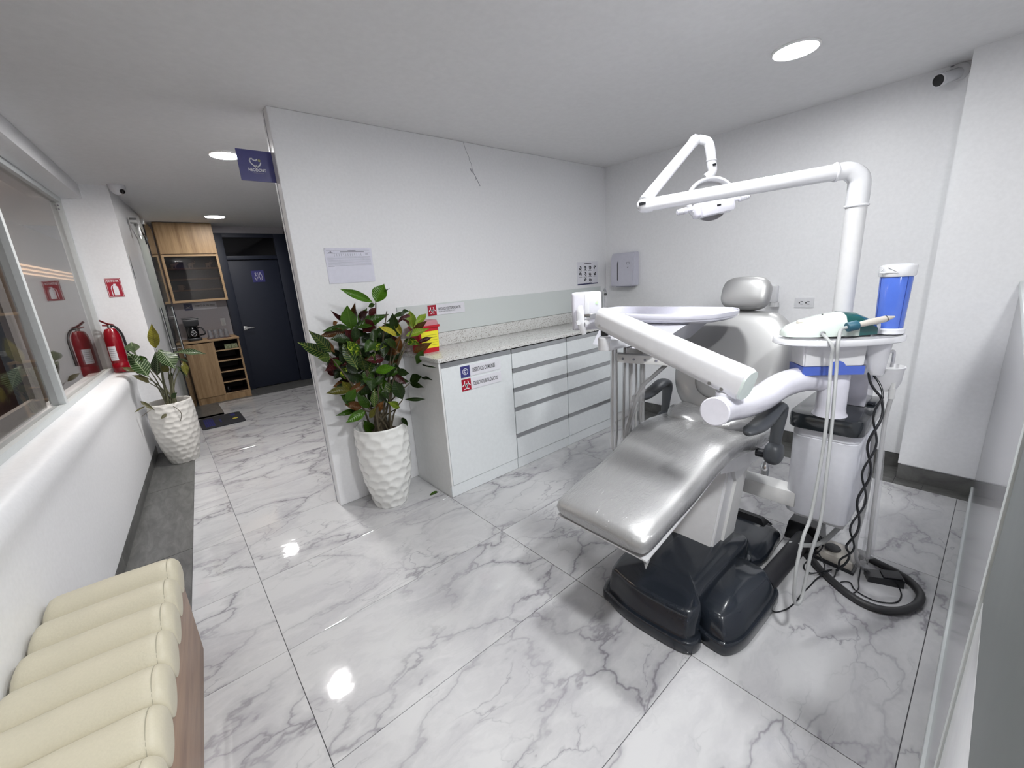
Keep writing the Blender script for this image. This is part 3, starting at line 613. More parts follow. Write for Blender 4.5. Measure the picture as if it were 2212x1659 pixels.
for x, lab in ((0.34, 'leftmost pale elephant figurine on the glass cabinet shelf'), (0.53, 'middle pale elephant figurine on the glass cabinet shelf'), (0.735, 'rightmost pale elephant figurine on the glass cabinet shelf')): elephant(x, lab)
t = thing('mug', 'pale mug on the lower shelf inside the glass cabinet', 'mug', (0.355, 7.6, 1.623))
MB().lathe([(0.028, 0), (0.034, 0.07), (0.031, 0.07), (0.025, 0.006)], (0.355, 7.6, 1.624), 20).build('body', 'elephant', t)
MB().tube([(0.387, 7.6, 1.68), (0.405, 7.6, 1.672), (0.403, 7.6, 1.65), (0.384, 7.6, 1.643)], 0.004, 8).build('handle', 'elephant', t)
# lower cabinet
lc = thing('kitchenette_cabinet', 'oak base cabinet with one door and five open shelves', 'cabinet', (0.54, 7.5, 0))
X0, X1, Y0, Y1 = 0.21, 0.866, 7.30, 7.815
MB().box(X0, X0+0.018, Y0, Y1, 0, 0.885).box(X1-0.022, X1, Y0, Y1, 0, 0.885).box(0.535, 0.553, Y0+0.01, Y1, 0.09, 0.885).build('carcass', 'oak', lc)
MB().box(X0+0.018, X1-0.022, Y1-0.02, Y1-0.01, 0.09, 0.885).build('back_panel', 'dark_wood', lc)
MB().box(X0-0.006, X1+0.006, Y0-0.012, Y1, 0.885, 0.912, 0.002).build('top', 'oak_edge', lc)
MB().box(X0+0.018, X1-0.022, Y0+0.004, Y0+0.02, 0.0, 0.09).build('plinth', 'oak', lc)
MB().box(X0+0.006, 0.536, Y0-0.012, Y0+0.006, 0.095, 0.872, 0.001, 1).build('door', 'oak', lc)
MB().box(0.5535, 0.557, Y0+0.02, Y1-0.02, 0.09, 0.885).box(X1-0.026, X1-0.0225, Y0+0.02, Y1-0.02, 0.09, 0.885).box(0.557, X1-0.026, Y0+0.02, Y1-0.02, 0.880, 0.8845).build('dark_inner_sheet', 'dark_wood', lc)  # dark sheets added over the oak to darken the open compartment
for z in (0.095, 0.268, 0.425, 0.585, 0.74):
    sh_ = MB().box(0.553, X1-0.022, Y0+0.02, Y1-0.02, z-0.008, z+0.008).build('shelf', 'dark_wood', lc); MB().box(0.553, X1-0.022, Y0+0.004, Y0+0.02, z-0.009, z+0.009).build('front_edge', 'oak_edge', sh_)  # shelf bodies coloured darker than their oak front edges
for k, lab in enumerate(('left pale green patterned tea box on top open shelf', 'right pale green patterned tea box on top open shelf')):
    x = 0.675+0.082*k; t = thing('tea_box', lab, 'box', (x+0.038, 7.36, 0.75), 'two tea boxes')
    MB().box(x, x+0.076, 7.33, 7.40, 0.7495, 0.815, 0.002).build('carton', simple('tea_carton', (0.36, 0.40, 0.24), 0.6), t)
    ff = Face((x, 7.329, 0.75), (1, 0, 0), (0, 0, 1)); g = MB(); ff.stroke([(0.008, 0.055), (0.038, 0.03), (0.068, 0.055)], 0.005, 0, 0.001, g); ff.stroke([(0.02, 0.015), (0.056, 0.015)], 0.005, 0, 0.001, g); g.build('print', simple('tea_print', (0.12, 0.15, 0.05), 0.6), t)
t = thing('kitchen_roll', 'dark glossy item lying on the lowest open shelf', 'jar', (0.60, 7.42, 0.104))
MB().lathe([(0.03, 0), (0.034, 0.01), (0.034, 0.06), (0.026, 0.075), (0.026, 0.085)], (0.60, 7.40, 0.1045), 18).build('body', 'black_glass', t); t.name = 'jar'
# coffee maker
cm = thing('coffee_maker', 'black drip coffee maker with glass jug on the oak cabinet', 'coffee maker', (0.37, 7.47, 0.912))
b = MB(); b.box(0.275, 0.44, 7.36, 7.58, 0.9125, 0.955, 0.01); b.box(0.285, 0.43, 7.52, 7.58, 0.95, 1.14, 0.01); b.build('body', 'black', cm)
MB().prism([(0.275, 7.37), (0.44, 7.37), (0.44, 7.58), (0.275, 7.58)], 1.12, 1.215, 0.012, top_scale=1.08).build('brew_head', 'black', cm)
MB().prism([(0.262, 7.355), (0.452, 7.355), (0.452, 7.585), (0.262, 7.585)], 1.215, 1.235, 0.006).build('lid', 'black', cm)
jug = MB().lathe([(0.055, 0), (0.066, 0.02), (0.066, 0.09), (0.052, 0.13), (0.05, 0.148)], (0.36, 7.44, 0.958), 28).build('jug', 'black_glass', cm)
MB().tube([(0.415, 7.42, 1.09), (0.462, 7.41, 1.085), (0.488, 7.40, 1.03), (0.485, 7.40, 0.995), (0.43, 7.42, 0.985)], 0.010, 10).build('handle', 'black', jug)
ff = Face((0.325, 7.371, 0.97), (1, 0, 0), (0, 0, 1)); g = MB()
ff.stroke([(0.0, 0.05), (0.02, 0.085), (0.05, 0.09), (0.07, 0.05), (0.045, 0.01), (0.015, 0.02)], 0.004, 0, 0.001, g, True); ff.stroke([(0.015, 0.03), (0.06, 0.06)], 0.003, 0, 0.001, g); ff.stroke([(0.015, 0.065), (0.05, 0.045)], 0.003, 0, 0.001, g)
g.build('emblem', 'print_white', jug)
Face((0.337, 7.368, 1.165), (1, 0, 0), (0, 0, 1)).panel(0, 0.03, 0, 0.008, 0, 0.001).build('badge', 'steel', cm)
# tumblers on a tray
t = thing('serving_tray', 'thin dark tray under the glasses on the oak cabinet', 'tray', (0.65, 7.44, 0.912)); MB().box(0.505, 0.79, 7.36, 7.54, 0.9125, 0.921, 0.003).build('tray', simple('tray_brown', (0.10, 0.05, 0.05), 0.4), t)
tb = None
for k in range(8):
    x = 0.545+0.066*(k % 4); y = 7.40+0.075*(k//4)
    lab = 'clear upturned tumbler in the %s row, %s on the tray' % (('front', 'back')[k//4], ('leftmost', 'second from left', 'second from right', 'rightmost')[k % 4])
    if tb is None:
        tb = MB().lathe([(0.030, 0), (0.022, 0.115), (0.019, 0.115), (0.027, 0.002)], (x, y, 0.9215), 18).build('tumbler', 'tumbler', origin=(x, y, 0.9215)); o = tb
    else: o = tb.copy(); COL.objects.link(o); o.location = (x, y, 0.9215)
    tag(o, lab, 'glass', 'upturned tumblers on the tray')
# sign and switch on the kitchenette wall
f = Face((0.344, 7.819, 1.33), (1, 0, 0), (0, 0, 1))
t = sign('break_area_sign', 'small purple and white sign below the oak wall cabinet', 'sign', f, 0.40, 0.10, 'label_white')
f.panel(0, 0.10, 0, 0.10, 0.003, 0.004).build('colour_block', 'sign_navy', t)
g = MB(); f.ring((0.05, 0.058), 0.012, 0.017, 0.004, 0.005, g, 180, 360, 16); f.stroke([(0.02, 0.032), (0.08, 0.032)], 0.004, 0.004, 0.005, g); g.build('cup_emblem', 'print_white', t)
f.text('TOMATE UN DESCANSO', 0.13, 0.045, 0.026, 0.245, 'print_black', t, d=0.004, bold=0.012)
t = thing('light_switch', 'white switch plate on wall left of the navy door', 'switch', (0.775, 7.815, 1.06)); MB().box(0.745, 0.805, 7.810, 7.8195, 1.06, 1.175, 0.003).build('plate', 'plastic_matt', t); MB().box(0.762, 0.79, 7.806, 7.812, 1.08, 1.155, 0.002).build('rocker', 'frame_white', t)
# glass door standing open along the corridor wall
gd = thing('glass_door', 'frameless glass door standing open beside the oak cabinet', 'door', (0.1, 6.6, 0.0))
P0 = Vector((0.112, 6.45, 0)); P1 = Vector((0.190, 7.27, 0)); dd = (P1-P0).normalized(); nn = Vector((dd.y, -dd.x, 0)); ln = (P1-P0).length
MB().obox(P0+dd*ln/2+Vector((0, 0, 1.235)), (dd, nn, (0, 0, 1)), (ln, 0.010, 2.33), 0.001, 1).build('pane', 'glass_door', gd)
MB().obox(P0+Vector((0, 0, 1.235)), (dd, nn, (0, 0, 1)), (0.004, 0.012, 2.33)).build('edge', 'black', gd)
MB().obox(P0+dd*0.05+Vector((0, 0, 0.045)), (dd, nn, (0, 0, 1)), (0.11, 0.03, 0.08), 0.004).build('patch_fitting', 'steel', gd)
MB().obox(P0+dd*0.05+Vector((0, 0, 2.375)), (dd, nn, (0, 0, 1)), (0.11, 0.03, 0.06), 0.004).build('patch_fitting', 'steel', gd)
for s in (-1, 1):
    c = P0+dd*0.10+nn*0.055*s; h = MB(); h.cyl(c+Vector((0, 0, 0.80)), c+Vector((0, 0, 1.42)), 0.012, seg=14)
    for z in (0.92, 1.30): h.cyl(c-nn*0.055*s+Vector((0, 0, z)), c+Vector((0, 0, z)), 0.007, seg=10)
    h.build('handle', 'chrome', gd)
t = thing('door_closer', 'metal door closer arm between the wall and glass door', 'door closer', (0.0, 6.1, 2.27))
MB().cyl((0.005, 6.05, 2.325), (0.062, 6.05, 2.325), 0.03, seg=16).build('pivot', 'steel', t)
MB().tube([(0.045, 6.05, 2.325), (0.075, 6.25, 2.27), (0.10, 6.47, 2.19)], 0.010, 10, smooth=False).build('arm', 'steel', t)
MB().box(0.045, 0.075, 6.08, 6.12, 2.18, 2.30, 0.004).cyl((0.06, 6.10, 2.15), (0.06, 6.10, 2.19), 0.012, seg=10).build('bracket', 'steel', t)
MB().box(0.092, 0.118, 6.44, 6.47, 2.13, 2.24, 0.004).build('clamp', 'black', t)
t = thing('strike_plate', 'grey metal strike plate on the pillar edge', 'strike plate', (-0.06, 5.44, 1.85)); MB().obox((-0.0705, 5.44, 1.83), ((0.105, 1, 0), (1, -0.105, 0), (0, 0, 1)), (0.05, 0.004, 0.22), 0.001).build('plate', 'alu', t)
for z in (1.88, 1.80): MB().cyl((-0.070, 5.44, z), (-0.064, 5.44, z), 0.008, seg=12).build('screw', 'chrome', t)
# door mat
mt = thing('door_mat', 'small black floor mat with blue print near the glass door', 'mat', (0.35, 6.12, 0))
MB().prism([(p[0]+0.355, p[1]+6.12) for p in rrect(0.44, 0.55, 0.035)], 0.0, 0.012, 0.004).build('mat', 'rubber_mat', mt)
g = MB()
for k in range(9):
    for j in range(5): g.box(0.175+0.02*j, 0.190+0.02*j, 5.92+0.045*k, 5.95+0.045*k, 0.0115, 0.0126)
for k in range(4): g.box(0.33, 0.345, 6.02+0.05*k, 6.05+0.05*k, 0.0115, 0.0126); g.box(0.46, 0.51, 6.22+0.03*k, 6.235+0.03*k, 0.0115, 0.0126)
g.build('print', 'mat_blue', mt)
MB().lathe([(0.03, 0), (0.03, 0.001)], (0.49, 6.07, 0.0118), 20).build('emblem', simple('mat_yellow', (0.5, 0.42, 0.05), 0.6), mt)
# small wall items on the left
t = thing('dome_camera', 'white dome camera on the ceiling at the left pillar', 'camera', (-0.02, 5.30, CEIL))
MB().lathe([(0.062, 0), (0.062, 0.018), (0.05, 0.05), (0.028, 0.075), (0.002, 0.085)], (-0.02, 5.30, CEIL-0.001), 28, (0, 0, -1)).build('housing', 'plastic', t)
MB().ellipsoid((0.012, 5.258, CEIL-0.058), ((1, 0, 0), (0, 1, 0), (0, 0, 1)), (0.02, 0.02, 0.02), 2, 16, 10).build('lens', 'black_glass', t)
f = Face((-0.283, 5.349, 1.558), (1, 0, 0), (0, 0, 1))
t = sign('extinguisher_sign', 'red and white EXTINTOR sign on the white pillar', 'sign', f, 0.106, 0.168, 'sign_red')
g = MB(); f.stroke([(0.005, 0.005), (0.101, 0.005), (0.101, 0.163), (0.005, 0.163)], 0.002, 0.003, 0.004, g, True)
f.shape([(0.042, 0.014), (0.078, 0.014), (0.078, 0.085), (0.070, 0.10), (0.062, 0.104), (0.062, 0.110), (0.070, 0.112), (0.070, 0.116), (0.056, 0.120), (0.048, 0.114), (0.054, 0.110), (0.054, 0.104), (0.046, 0.098), (0.042, 0.085)], 0.003, 0.004, g)
f.stroke([(0.052, 0.106), (0.036, 0.098), (0.030, 0.08), (0.030, 0.016)], 0.005, 0.003, 0.004, g); g.build('pictogram', 'print_white', t)
f.text('EXTINTOR', 0.014, 0.134, 0.020, 0.078, 'print_white', t, d=0.004, bold=0.012)
ex = thing('fire_extinguisher', 'red fire extinguisher standing on the window ledge by pillar', 'fire extinguisher', (-0.335, 5.215, 0.885))
c = Vector((-0.335, 5.215, 0.889))
MB().lathe([(0.057, 0), (0.061, 0.012), (0.061, 0.078), (0.057, 0.085), (0.057, 0.09), (0.061, 0.098), (0.061, 0.315), (0.054, 0.358), (0.040, 0.392), (0.018, 0.402)], c, 32).build('cylinder', 'red', ex)
MB().cyl(c+Vector((0, 0, 0.40)), c+Vector((0, 0, 0.43)), 0.016, seg=14).build('valve', 'steel', ex)
MB().tube([c+Vector((0.03, 0, 0.425)), c+Vector((-0.01, 0, 0.44)), c+Vector((-0.055, 0, 0.475))], 0.009, 8, flat=(0.5, 1.3)).tube([c+Vector((0.035, 0, 0.42)), c+Vector((-0.02, 0, 0.425)), c+Vector((-0.045, 0, 0.43))], 0.007, 8).build('handle', simple('dark_red_lever', (0.20, 0.01, 0.015), 0.4), ex)
MB().tube([c+Vector((0.015, -0.01, 0.42)), c+Vector((0.045, -0.03, 0.40)), c+Vector((0.070, -0.03, 0.33)), c+Vector((0.073, -0.02, 0.2)), c+Vector((0.071, -0.02, 0.10))], [0.008, 0.009, 0.009, 0.010, 0.012], 10).build('hose', 'black_rubber', ex)
lb = MB(); A = [math.radians(215+8*k) for k in range(8)]
lb.rings([[c+Vector((0.0622*math.cos(a), 0.0622*math.sin(a), z)) for a in A]+[c+Vector((0.060*math.cos(a), 0.060*math.sin(a), z)) for a in A[::-1]] for z in (0.11, 0.24)]); lb.build('label_sheet', 'label_white', ex)
g = MB()
for k in range(6):
    z = 0.125+0.017*k; g.rings([[c+Vector((0.0626*math.cos(a), 0.0626*math.sin(a), z+dz)) for a in A[1:-1]]+[c+Vector((0.0621*math.cos(a), 0.0621*math.sin(a), z+dz)) for a in A[1:-1][::-1]] for dz in (0, 0.004)])
g.build('printed_lines', 'print_grey', ex)
# blue hanging sign at the end of the partition
f = Face((0.536, 2.935, 2.135), (1, 0, 0), (0, 0, 1))
t = sign('hanging_sign', 'square blue NEODONT sign projecting from the partition end', 'sign', f, 0.18, 0.165, 'sign_blue', 0.004)
g = MB()
f.stroke([(0.098, 0.118), (0.090, 0.110), (0.080, 0.112), (0.072, 0.120), (0.064, 0.118), (0.060, 0.108), (0.064, 0.096), (0.084, 0.076), (0.090, 0.084), (0.096, 0.076), (0.112, 0.092), (0.115, 0.101)], 0.006, 0.004, 0.0052, g)
g.build('tooth_emblem', 'print_white', t)
g = MB(); f.ring((0.109, 0.112), 0.003, 0.0065, 0.004, 0.0052, g, n=16); g.build('gold_dot', 'print_gold', t)
f.text('NEODONT', 0.046, 0.052, 0.0165, 0.090, 'print_white', t, d=0.0052, bold=0.015)
f.text('Odontología', 0.068, 0.040, 0.008, 0.056, 'print_grey', t, d=0.0052)
# ================================================================ CABINETS ALONG THE PARTITION
YF = 2.347
def biohazard(f, cx, cyy, s, d0, d1, mb):
    f.ring((cx, cyy), 0.10*s, 0.17*s, d0, d1, mb, n=18)
    for k in range(3):
        a = math.radians(90+120*k); c = (cx+0.27*s*math.cos(a), cyy+0.27*s*math.sin(a))
        f.ring(c, 0.20*s, 0.30*s, d0, d1, mb, math.degrees(a)+42, math.degrees(a)+318, 26)
    return mb
def front(unit, x0, x1, z0, z1, name, recess=0.0):
    d = MB().box(x0+0.002, x1-0.002, YF-0.002, YF+0.016, z0, z1-0.001, 0.0012, 1).build(name, 'cab_white', unit)
    h = MB(); h.box(x0+0.003, x1-0.003, YF+0.001, YF+0.004, z1, z1+0.033); h.box(x0+0.003, x1-0.003, YF-0.002, YF+0.003, z1-0.001, z1+0.006, 0.0008, 1); h.box(x0+0.003, x1-0.003, YF+0.0, YF+0.018, z1+0.026, z1+0.030)
    h.build('handle', 'alu', d); return d
def unit(x0, x1, label, group=None):
    t = thing('cabinet', label, 'cabinet', ((x0+x1)/2, 2.6, 0), group)
    b = MB(); b.box(x0+0.0005, x0+0.018, YF+0.018, 2.848, 0.0, 0.984, 0.0008, 1); b.box(x1-0.018, x1-0.0005, YF+0.018, 2.848, 0.0, 0.984); b.box(x0+0.018, x1-0.018, YF+0.03, 2.848, 0.09, 0.105); b.box(x0+0.018, x1-0.018, 2.835, 2.848, 0.09, 0.984); b.box(x0+0.018, x1-0.018, YF+0.022, YF+0.05, 0.80, 0.984)
    b.build('carcass', 'cab_side', t)
    MB().box(x0+0.001, x1-0.001, YF+0.0035, YF+0.017, 0.002, 0.088, 0.001, 1).build('plinth', 'cab_white', t)
    MB().box(x0+0.001, x1-0.001, YF+0.02, YF+0.03, 0.089, 0.982).build('gap_shade_sheet', 'dark_gap', t)  # dark sheet whose colour stands in for shade between the fronts
    return t
u1 = unit(1.335, 1.962, 'white cabinet with one tall door and two waste labels')
MB().box(1.335, 1.349, YF-0.002, YF+0.02, 0.089, 0.984, 0.001, 1).build('edge_strip', 'cab_side', u1)
front(u1, 1.349, 1.962, 0.092, 0.944, 'door')
rows = [(0.824+0.0, 0.942), (0.670, 0.791), (0.515, 0.637), (0.294, 0.482), (0.092, 0.260)]
rows = [(0.826, 0.942), (0.672, 0.791), (0.517, 0.637), (0.296, 0.482), (0.092, 0.261)]
u2 = unit(1.965, 2.577, 'white cabinet with five drawers beside the tall door cabinet', 'white drawer cabinets')
for z0, z1 in rows: front(u2, 1.966, 2.577, z0, z1, 'drawer')
u3 = unit(2.580, 3.262, 'white cabinet with five drawers farther right, beside the filler strip', 'white drawer cabinets')
for z0, z1 in rows: front(u3, 2.580, 3.186, z0, z1, 'drawer')
MB().box(3.188, 3.262, YF-0.002, YF+0.016, 0.092, 0.984, 0.001, 1).build('filler_panel', 'cab_white', u3)
u4 = thing('sink_cabinet', 'plain white corner cabinet below the sink tap', 'cabinet', (3.55, 2.6, 0)); MB().box(3.264, 3.80, 2.40, 2.848, 0.0, 0.984, 0.002).build('carcass', 'cab_side', u4); MB().box(3.268, 3.796, 2.386, 2.399, 0.09, 0.975, 0.0015, 1).build('door', 'cab_white', u4)
wt = thing('worktop', 'speckled pale quartz worktop with upstand along the partition', 'worktop', (2.57, 2.6, 0.985))
MB().box(1.330, 3.805, YF-0.012, 2.852, 0.985, 1.011, 0.002).build('slab', 'granite', wt); MB().box(1.330, 3.805, 2.834, 2.852, 1.0115, 1.112, 0.0015).build('upstand', 'granite', wt)
tap = thing('tap', 'chrome tap in the corner behind the delivery panel', 'tap', (3.62, 2.76, 1.011))
MB().cyl((3.66, 2.78, 1.011), (3.66, 2.78, 1.05), 0.024, seg=18).tube([(3.66, 2.78, 1.04), (3.66, 2.78, 1.25), (3.655, 2.765, 1.30), (3.63, 2.74, 1.315), (3.60, 2.71, 1.295), (3.59, 2.70, 1.27)], 0.011, 12).build('spout', 'chrome', tap)
MB().cyl((3.59, 2.70, 1.272), (3.586, 2.696, 1.255), 0.013, seg=12).build('aerator', 'black', tap)
sp = MB().box(1.333, 3.70, 2.845, 2.8535, 1.114, 1.341, 0.001, 1).build('glass_backsplash', 'splash', origin=(2.5, 2.85, 1.114)); tag(sp, 'pale grey glass strip on the partition above the worktop', 'backsplash')
# labels
f = Face((1.58, 2.8445, 1.252), (1, 0, 0), (0, 0, 1))
t = sign('sharps_waste_label', 'RESIDUOS CORTOPUNZANTES label with red hazard square above sharps box', 'label', f, 0.338, 0.080)
f.panel(0, 0.074, 0, 0.080, 0.003, 0.004).build('red_square', 'sign_red', t); biohazard(f, 0.037, 0.038, 0.055, 0.004, 0.005, MB()).build('hazard_symbol', 'print_white', t)
f.text('RESIDUOS CORTOPUNZANTES', 0.094, 0.034, 0.022, 0.205, 'print_black', t, d=0.0035, bold=0.015); f.text('MANIPULAR CON PRECAUCION', 0.094, 0.019, 0.010, 0.150, 'print_black', t, d=0.0035)
f = Face((1.498, YF-0.0022, 0.851), (1, 0, 0), (0, 0, 1))
t = sign('common_waste_label', 'DESECHOS COMUNES label with dark blue square on cabinet door', 'label', f, 0.352, 0.078)
f.panel(0, 0.077, -0.001, 0.079, 0.003, 0.004).build('blue_square', 'sign_blue', t); g = MB(); f.ring((0.038, 0.039), 0.019, 0.0225, 0.004, 0.005, g); f.ring((0.038, 0.039), 0.007, 0.011, 0.004, 0.005, g, 30, 300, 20); g.build('circle_symbol', 'print_white', t)
f.text('DESECHOS COMUNES', 0.100, 0.024, 0.031, 0.200, 'print_black', t, d=0.0035, bold=0.012)
f = Face((1.498, YF-0.0022, 0.756), (1, 0, 0), (0, 0, 1))
t = sign('biological_waste_label', 'DESECHOS BIOLÓGICOS label with red hazard square on cabinet door', 'label', f, 0.352, 0.078)
f.panel(0, 0.077, -0.001, 0.081, 0.003, 0.004).build('red_square', 'sign_red', t); biohazard(f, 0.038, 0.037, 0.066, 0.004, 0.005, MB()).build('hazard_symbol', 'print_white', t)
f.text('DESECHOS BIOLÓGICOS', 0.100, 0.024, 0.034, 0.218, 'print_black', t, d=0.0035, bold=0.012)
# notice in an acrylic sleeve
f = Face((0.897, 2.8545, 1.534), (1, 0, 0), (0, 0, 1))
t = sign('notice_sheet', 'white printed form in clear sleeve on partition above the big plant', 'notice', f, 0.308, 0.220, 'paper')
g = MB()
f.stroke([(0.012, 0.205), (0.295, 0.205)], 0.001, 0.003, 0.0035, g); f.stroke([(0.012, 0.188), (0.295, 0.188)], 0.0012, 0.003, 0.0035, g); f.stroke([(0.06, 0.205), (0.06, 0.165)], 0.001, 0.003, 0.0035, g)
for k in range(9): f.stroke([(0.012, 0.165-0.0068*k), (0.296, 0.165-0.0068*k)], 0.0011, 0.003, 0.0035, g)
for k in range(12): f.stroke([(0.075+0.0145*k, 0.170), (0.075+0.0145*k, 0.184)], 0.0018, 0.003, 0.0035, g)
f.stroke([(0.012, 0.108), (0.05, 0.108)], 0.003, 0.003, 0.0035, g); f.stroke([(0.025, 0.192), (0.05, 0.192)], 0.004, 0.003, 0.0035, g); f.ring((0.038, 0.199), 0.002, 0.005, 0.003, 0.0035, g, n=12)
f.stroke([(0.15, 0.203), (0.20, 0.203)], 0.004, 0.003, 0.0035, g); f.stroke([(0.10, 0.196), (0.255, 0.196)], 0.004, 0.003, 0.0035, g); f.stroke([(0.265, 0.180), (0.28, 0.180)], 0.003, 0.003, 0.0035, g)
g.build('printed_table', 'print_grey', t)
f.panel(-0.002, 0.31, -0.002, 0.222, 0.0038, 0.0052).build('clear_sleeve', 'acrylic', t); MB().cyl(f.P(0.004, 0.215, 0.005), f.P(0.004, 0.215, 0.009), 0.004, seg=10).build('pin', 'steel', t)
# hand washing poster
f = Face((3.332, 2.8545, 1.375), (1, 0, 0), (0, 0, 1))
t = sign('hand_washing_poster', 'white instruction poster with ten round pictures beside towel dispenser', 'poster', f, 0.325, 0.228, 'label_white')
f.panel(0.0, 0.325, 0.0, 0.011, 0.003, 0.004).build('blue_footer', 'sign_navy', t); g = MB(); f.stroke([(0.11, 0.208), (0.22, 0.210)], 0.006, 0.003, 0.004, g)
rnd = random.Random(5)
for j, (n_, x0) in enumerate(((4, 0.045), (4, 0.045), (2, 0.125))):
    for k in range(n_):
        cx = x0+0.078*k; cyy = 0.168-0.062*j; a = rnd.uniform(0, 300)
        f.ring((cx, cyy), 0.010, 0.019, 0.003, 0.004, g, a, a+rnd.uniform(190, 320), 20); f.stroke([(cx-0.01, cyy-0.004), (cx+0.008, cyy+0.006)], 0.007, 0.003, 0.004, g); f.stroke([(cx-0.024, cyy-0.029), (cx+0.024, cyy-0.029)], 0.003, 0.003, 0.004, g)
g.build('pictures', 'print_black', t)
# towel dispenser on the right wall
td = thing('towel_dispenser', 'white paper towel dispenser in the corner on right wall', 'dispenser', (3.75, 2.58, 1.335))
b = MB(); b.rings([[(3.8055, y, 1.335), (3.70, y, 1.335), (3.70, y, 1.605), (3.725, y, 1.665), (3.8055, y, 1.668)] for y in (2.444, 2.715)], True, True)
bmesh.ops.recalc_face_normals(b.bm, faces=b.bm.faces[:]); bmesh.ops.bevel(b.bm, geom=b.bm.edges[:], offset=0.008, segments=2, affect='EDGES'); b.build('cover', simple('dispenser_lilac', (0.56, 0.56, 0.64), 0.3), td)
f = Face((3.699, 2.715, 1.335), (0, -1, 0), (0, 0, 1)); g = MB(); f.stroke([(0.092, 0.245), (0.086, 0.225), (0.086, 0.06)], 0.007, 0, 0.0015, g); g.build('window_slot', 'print_black', td)
g = MB(); f.stroke([(0.195, 0.215), (0.225, 0.215), (0.225, 0.235), (0.195, 0.235)], 0.003, 0, 0.0015, g, True); f.shape([(0.198, 0.188), (0.208, 0.178), (0.218, 0.188)], 0, 0.0015, g); g.build('printed_marks', 'print_grey', td)
MB().box(3.712, 3.795, 2.48, 2.66, 1.326, 1.336, 0.003).build('outlet_lip', 'print_grey', td)
t = thing('power_outlet', 'white double power outlet on wall behind the ultrasonic scaler', 'outlet', (3.80, 0.99, 1.125)); MB().box(3.798, 3.8058, 0.930, 1.058, 1.126, 1.202, 0.003).build('plate', 'plastic', t)
f = Face((3.797, 1.058, 1.126), (0, -1, 0), (0, 0, 1)); g = MB()
for cx in (0.045, 0.088): f.stroke([(cx-0.002, 0.028), (cx+0.012, 0.028)], 0.004, 0, 0.001, g); f.stroke([(cx-0.002, 0.046), (cx+0.012, 0.046)], 0.004, 0, 0.001, g); f.ring((cx-0.010, 0.037), 0.0, 0.005, 0, 0.001, g, n=10)
g.build('slots', 'print_black', t)
t = thing('soap_dispenser', 'small white wall dispenser partly hidden behind the headrest', 'dispenser', (3.77, 1.19, 1.12)); MB().box(3.745, 3.8055, 1.17, 1.245, 1.17, 1.30, 0.012).build('body', 'plastic', t)
MB().cyl((3.775, 1.185, 1.135), (3.775, 1.185, 1.17), 0.03, seg=16).build('nozzle', 'plastic_matt', t)
# bullet camera
t = thing('bullet_camera', 'white bullet camera below the ceiling in the right corner', 'camera', (3.80, 0.38, 2.50))
MB().lathe([(0.045, 0), (0.045, 0.012), (0.03, 0.022)], (3.8055, 0.36, 2.475), 24, (-1, 0, 0)).build('base', 'plastic_matt', t)
MB().tube([(3.79, 0.36, 2.475), (3.765, 0.37, 2.468), (3.76, 0.38, 2.462)], 0.014, 10).build('bracket', 'plastic', t)
ax = Vector((-0.72, 0.50, -0.25)).normalized(); c = Vector((3.775, 0.375, 2.462))
hb = MB().lathe([(0.024, -0.03), (0.031, -0.02), (0.032, 0.075), (0.036, 0.078), (0.036, 0.098), (0.030, 0.10)], c, 26, ax).build('housing', 'plastic', t)
MB().lathe([(0.030, 0.0995), (0.029, 0.1035), (0.010, 0.105)], c, 24, ax).build('lens', 'black_glass', t)
g = MB(); rnd = random.Random(2)
g.tube([(3.803, 0.33, 2.50), (3.80, 0.35, 2.512), (3.803, 0.40, 2.516)], 0.003, 6); g.build('cable', 'print_grey', t)
# sharps container
sb = thing('sharps_container', 'red sharps box with yellow label on worktop behind the plant', 'container', (1.45, 2.70, 1.011))
MB().prism([(p[0]+1.452, p[1]+2.70) for p in rrect(0.155, 0.13, 0.02)], 1.0115, 1.195, 0.003, top_scale=1.12).build('box', 'red_plastic', sb)
MB().prism([(p[0]+1.452, p[1]+2.70) for p in rrect(0.192, 0.165, 0.024)], 1.190, 1.205, 0.003).build('rim', 'red_plastic', sb)
MB().prism([(p[0]+1.452, p[1]+2.70) for p in rrect(0.175, 0.15, 0.02)], 1.205, 1.238, 0.004, top_scale=0.92).build('lid', 'red_clear', sb)
f = Face((1.375, 2.6325, 1.045), (1, 0, 0), (0, -0.05, 1)); f.panel(0.01, 0.147, 0.0, 0.12, 0.0, 0.0022).build('label', 'yellow_label', sb)
g = MB()
for k in range(5): f.stroke([(0.02, 0.02+0.018*k), (0.135, 0.02+0.018*k)], 0.003, 0.0022, 0.0028, g)
g.build('printed_lines', simple('label_print_olive', (0.45, 0.40, 0.03), 0.6), sb)

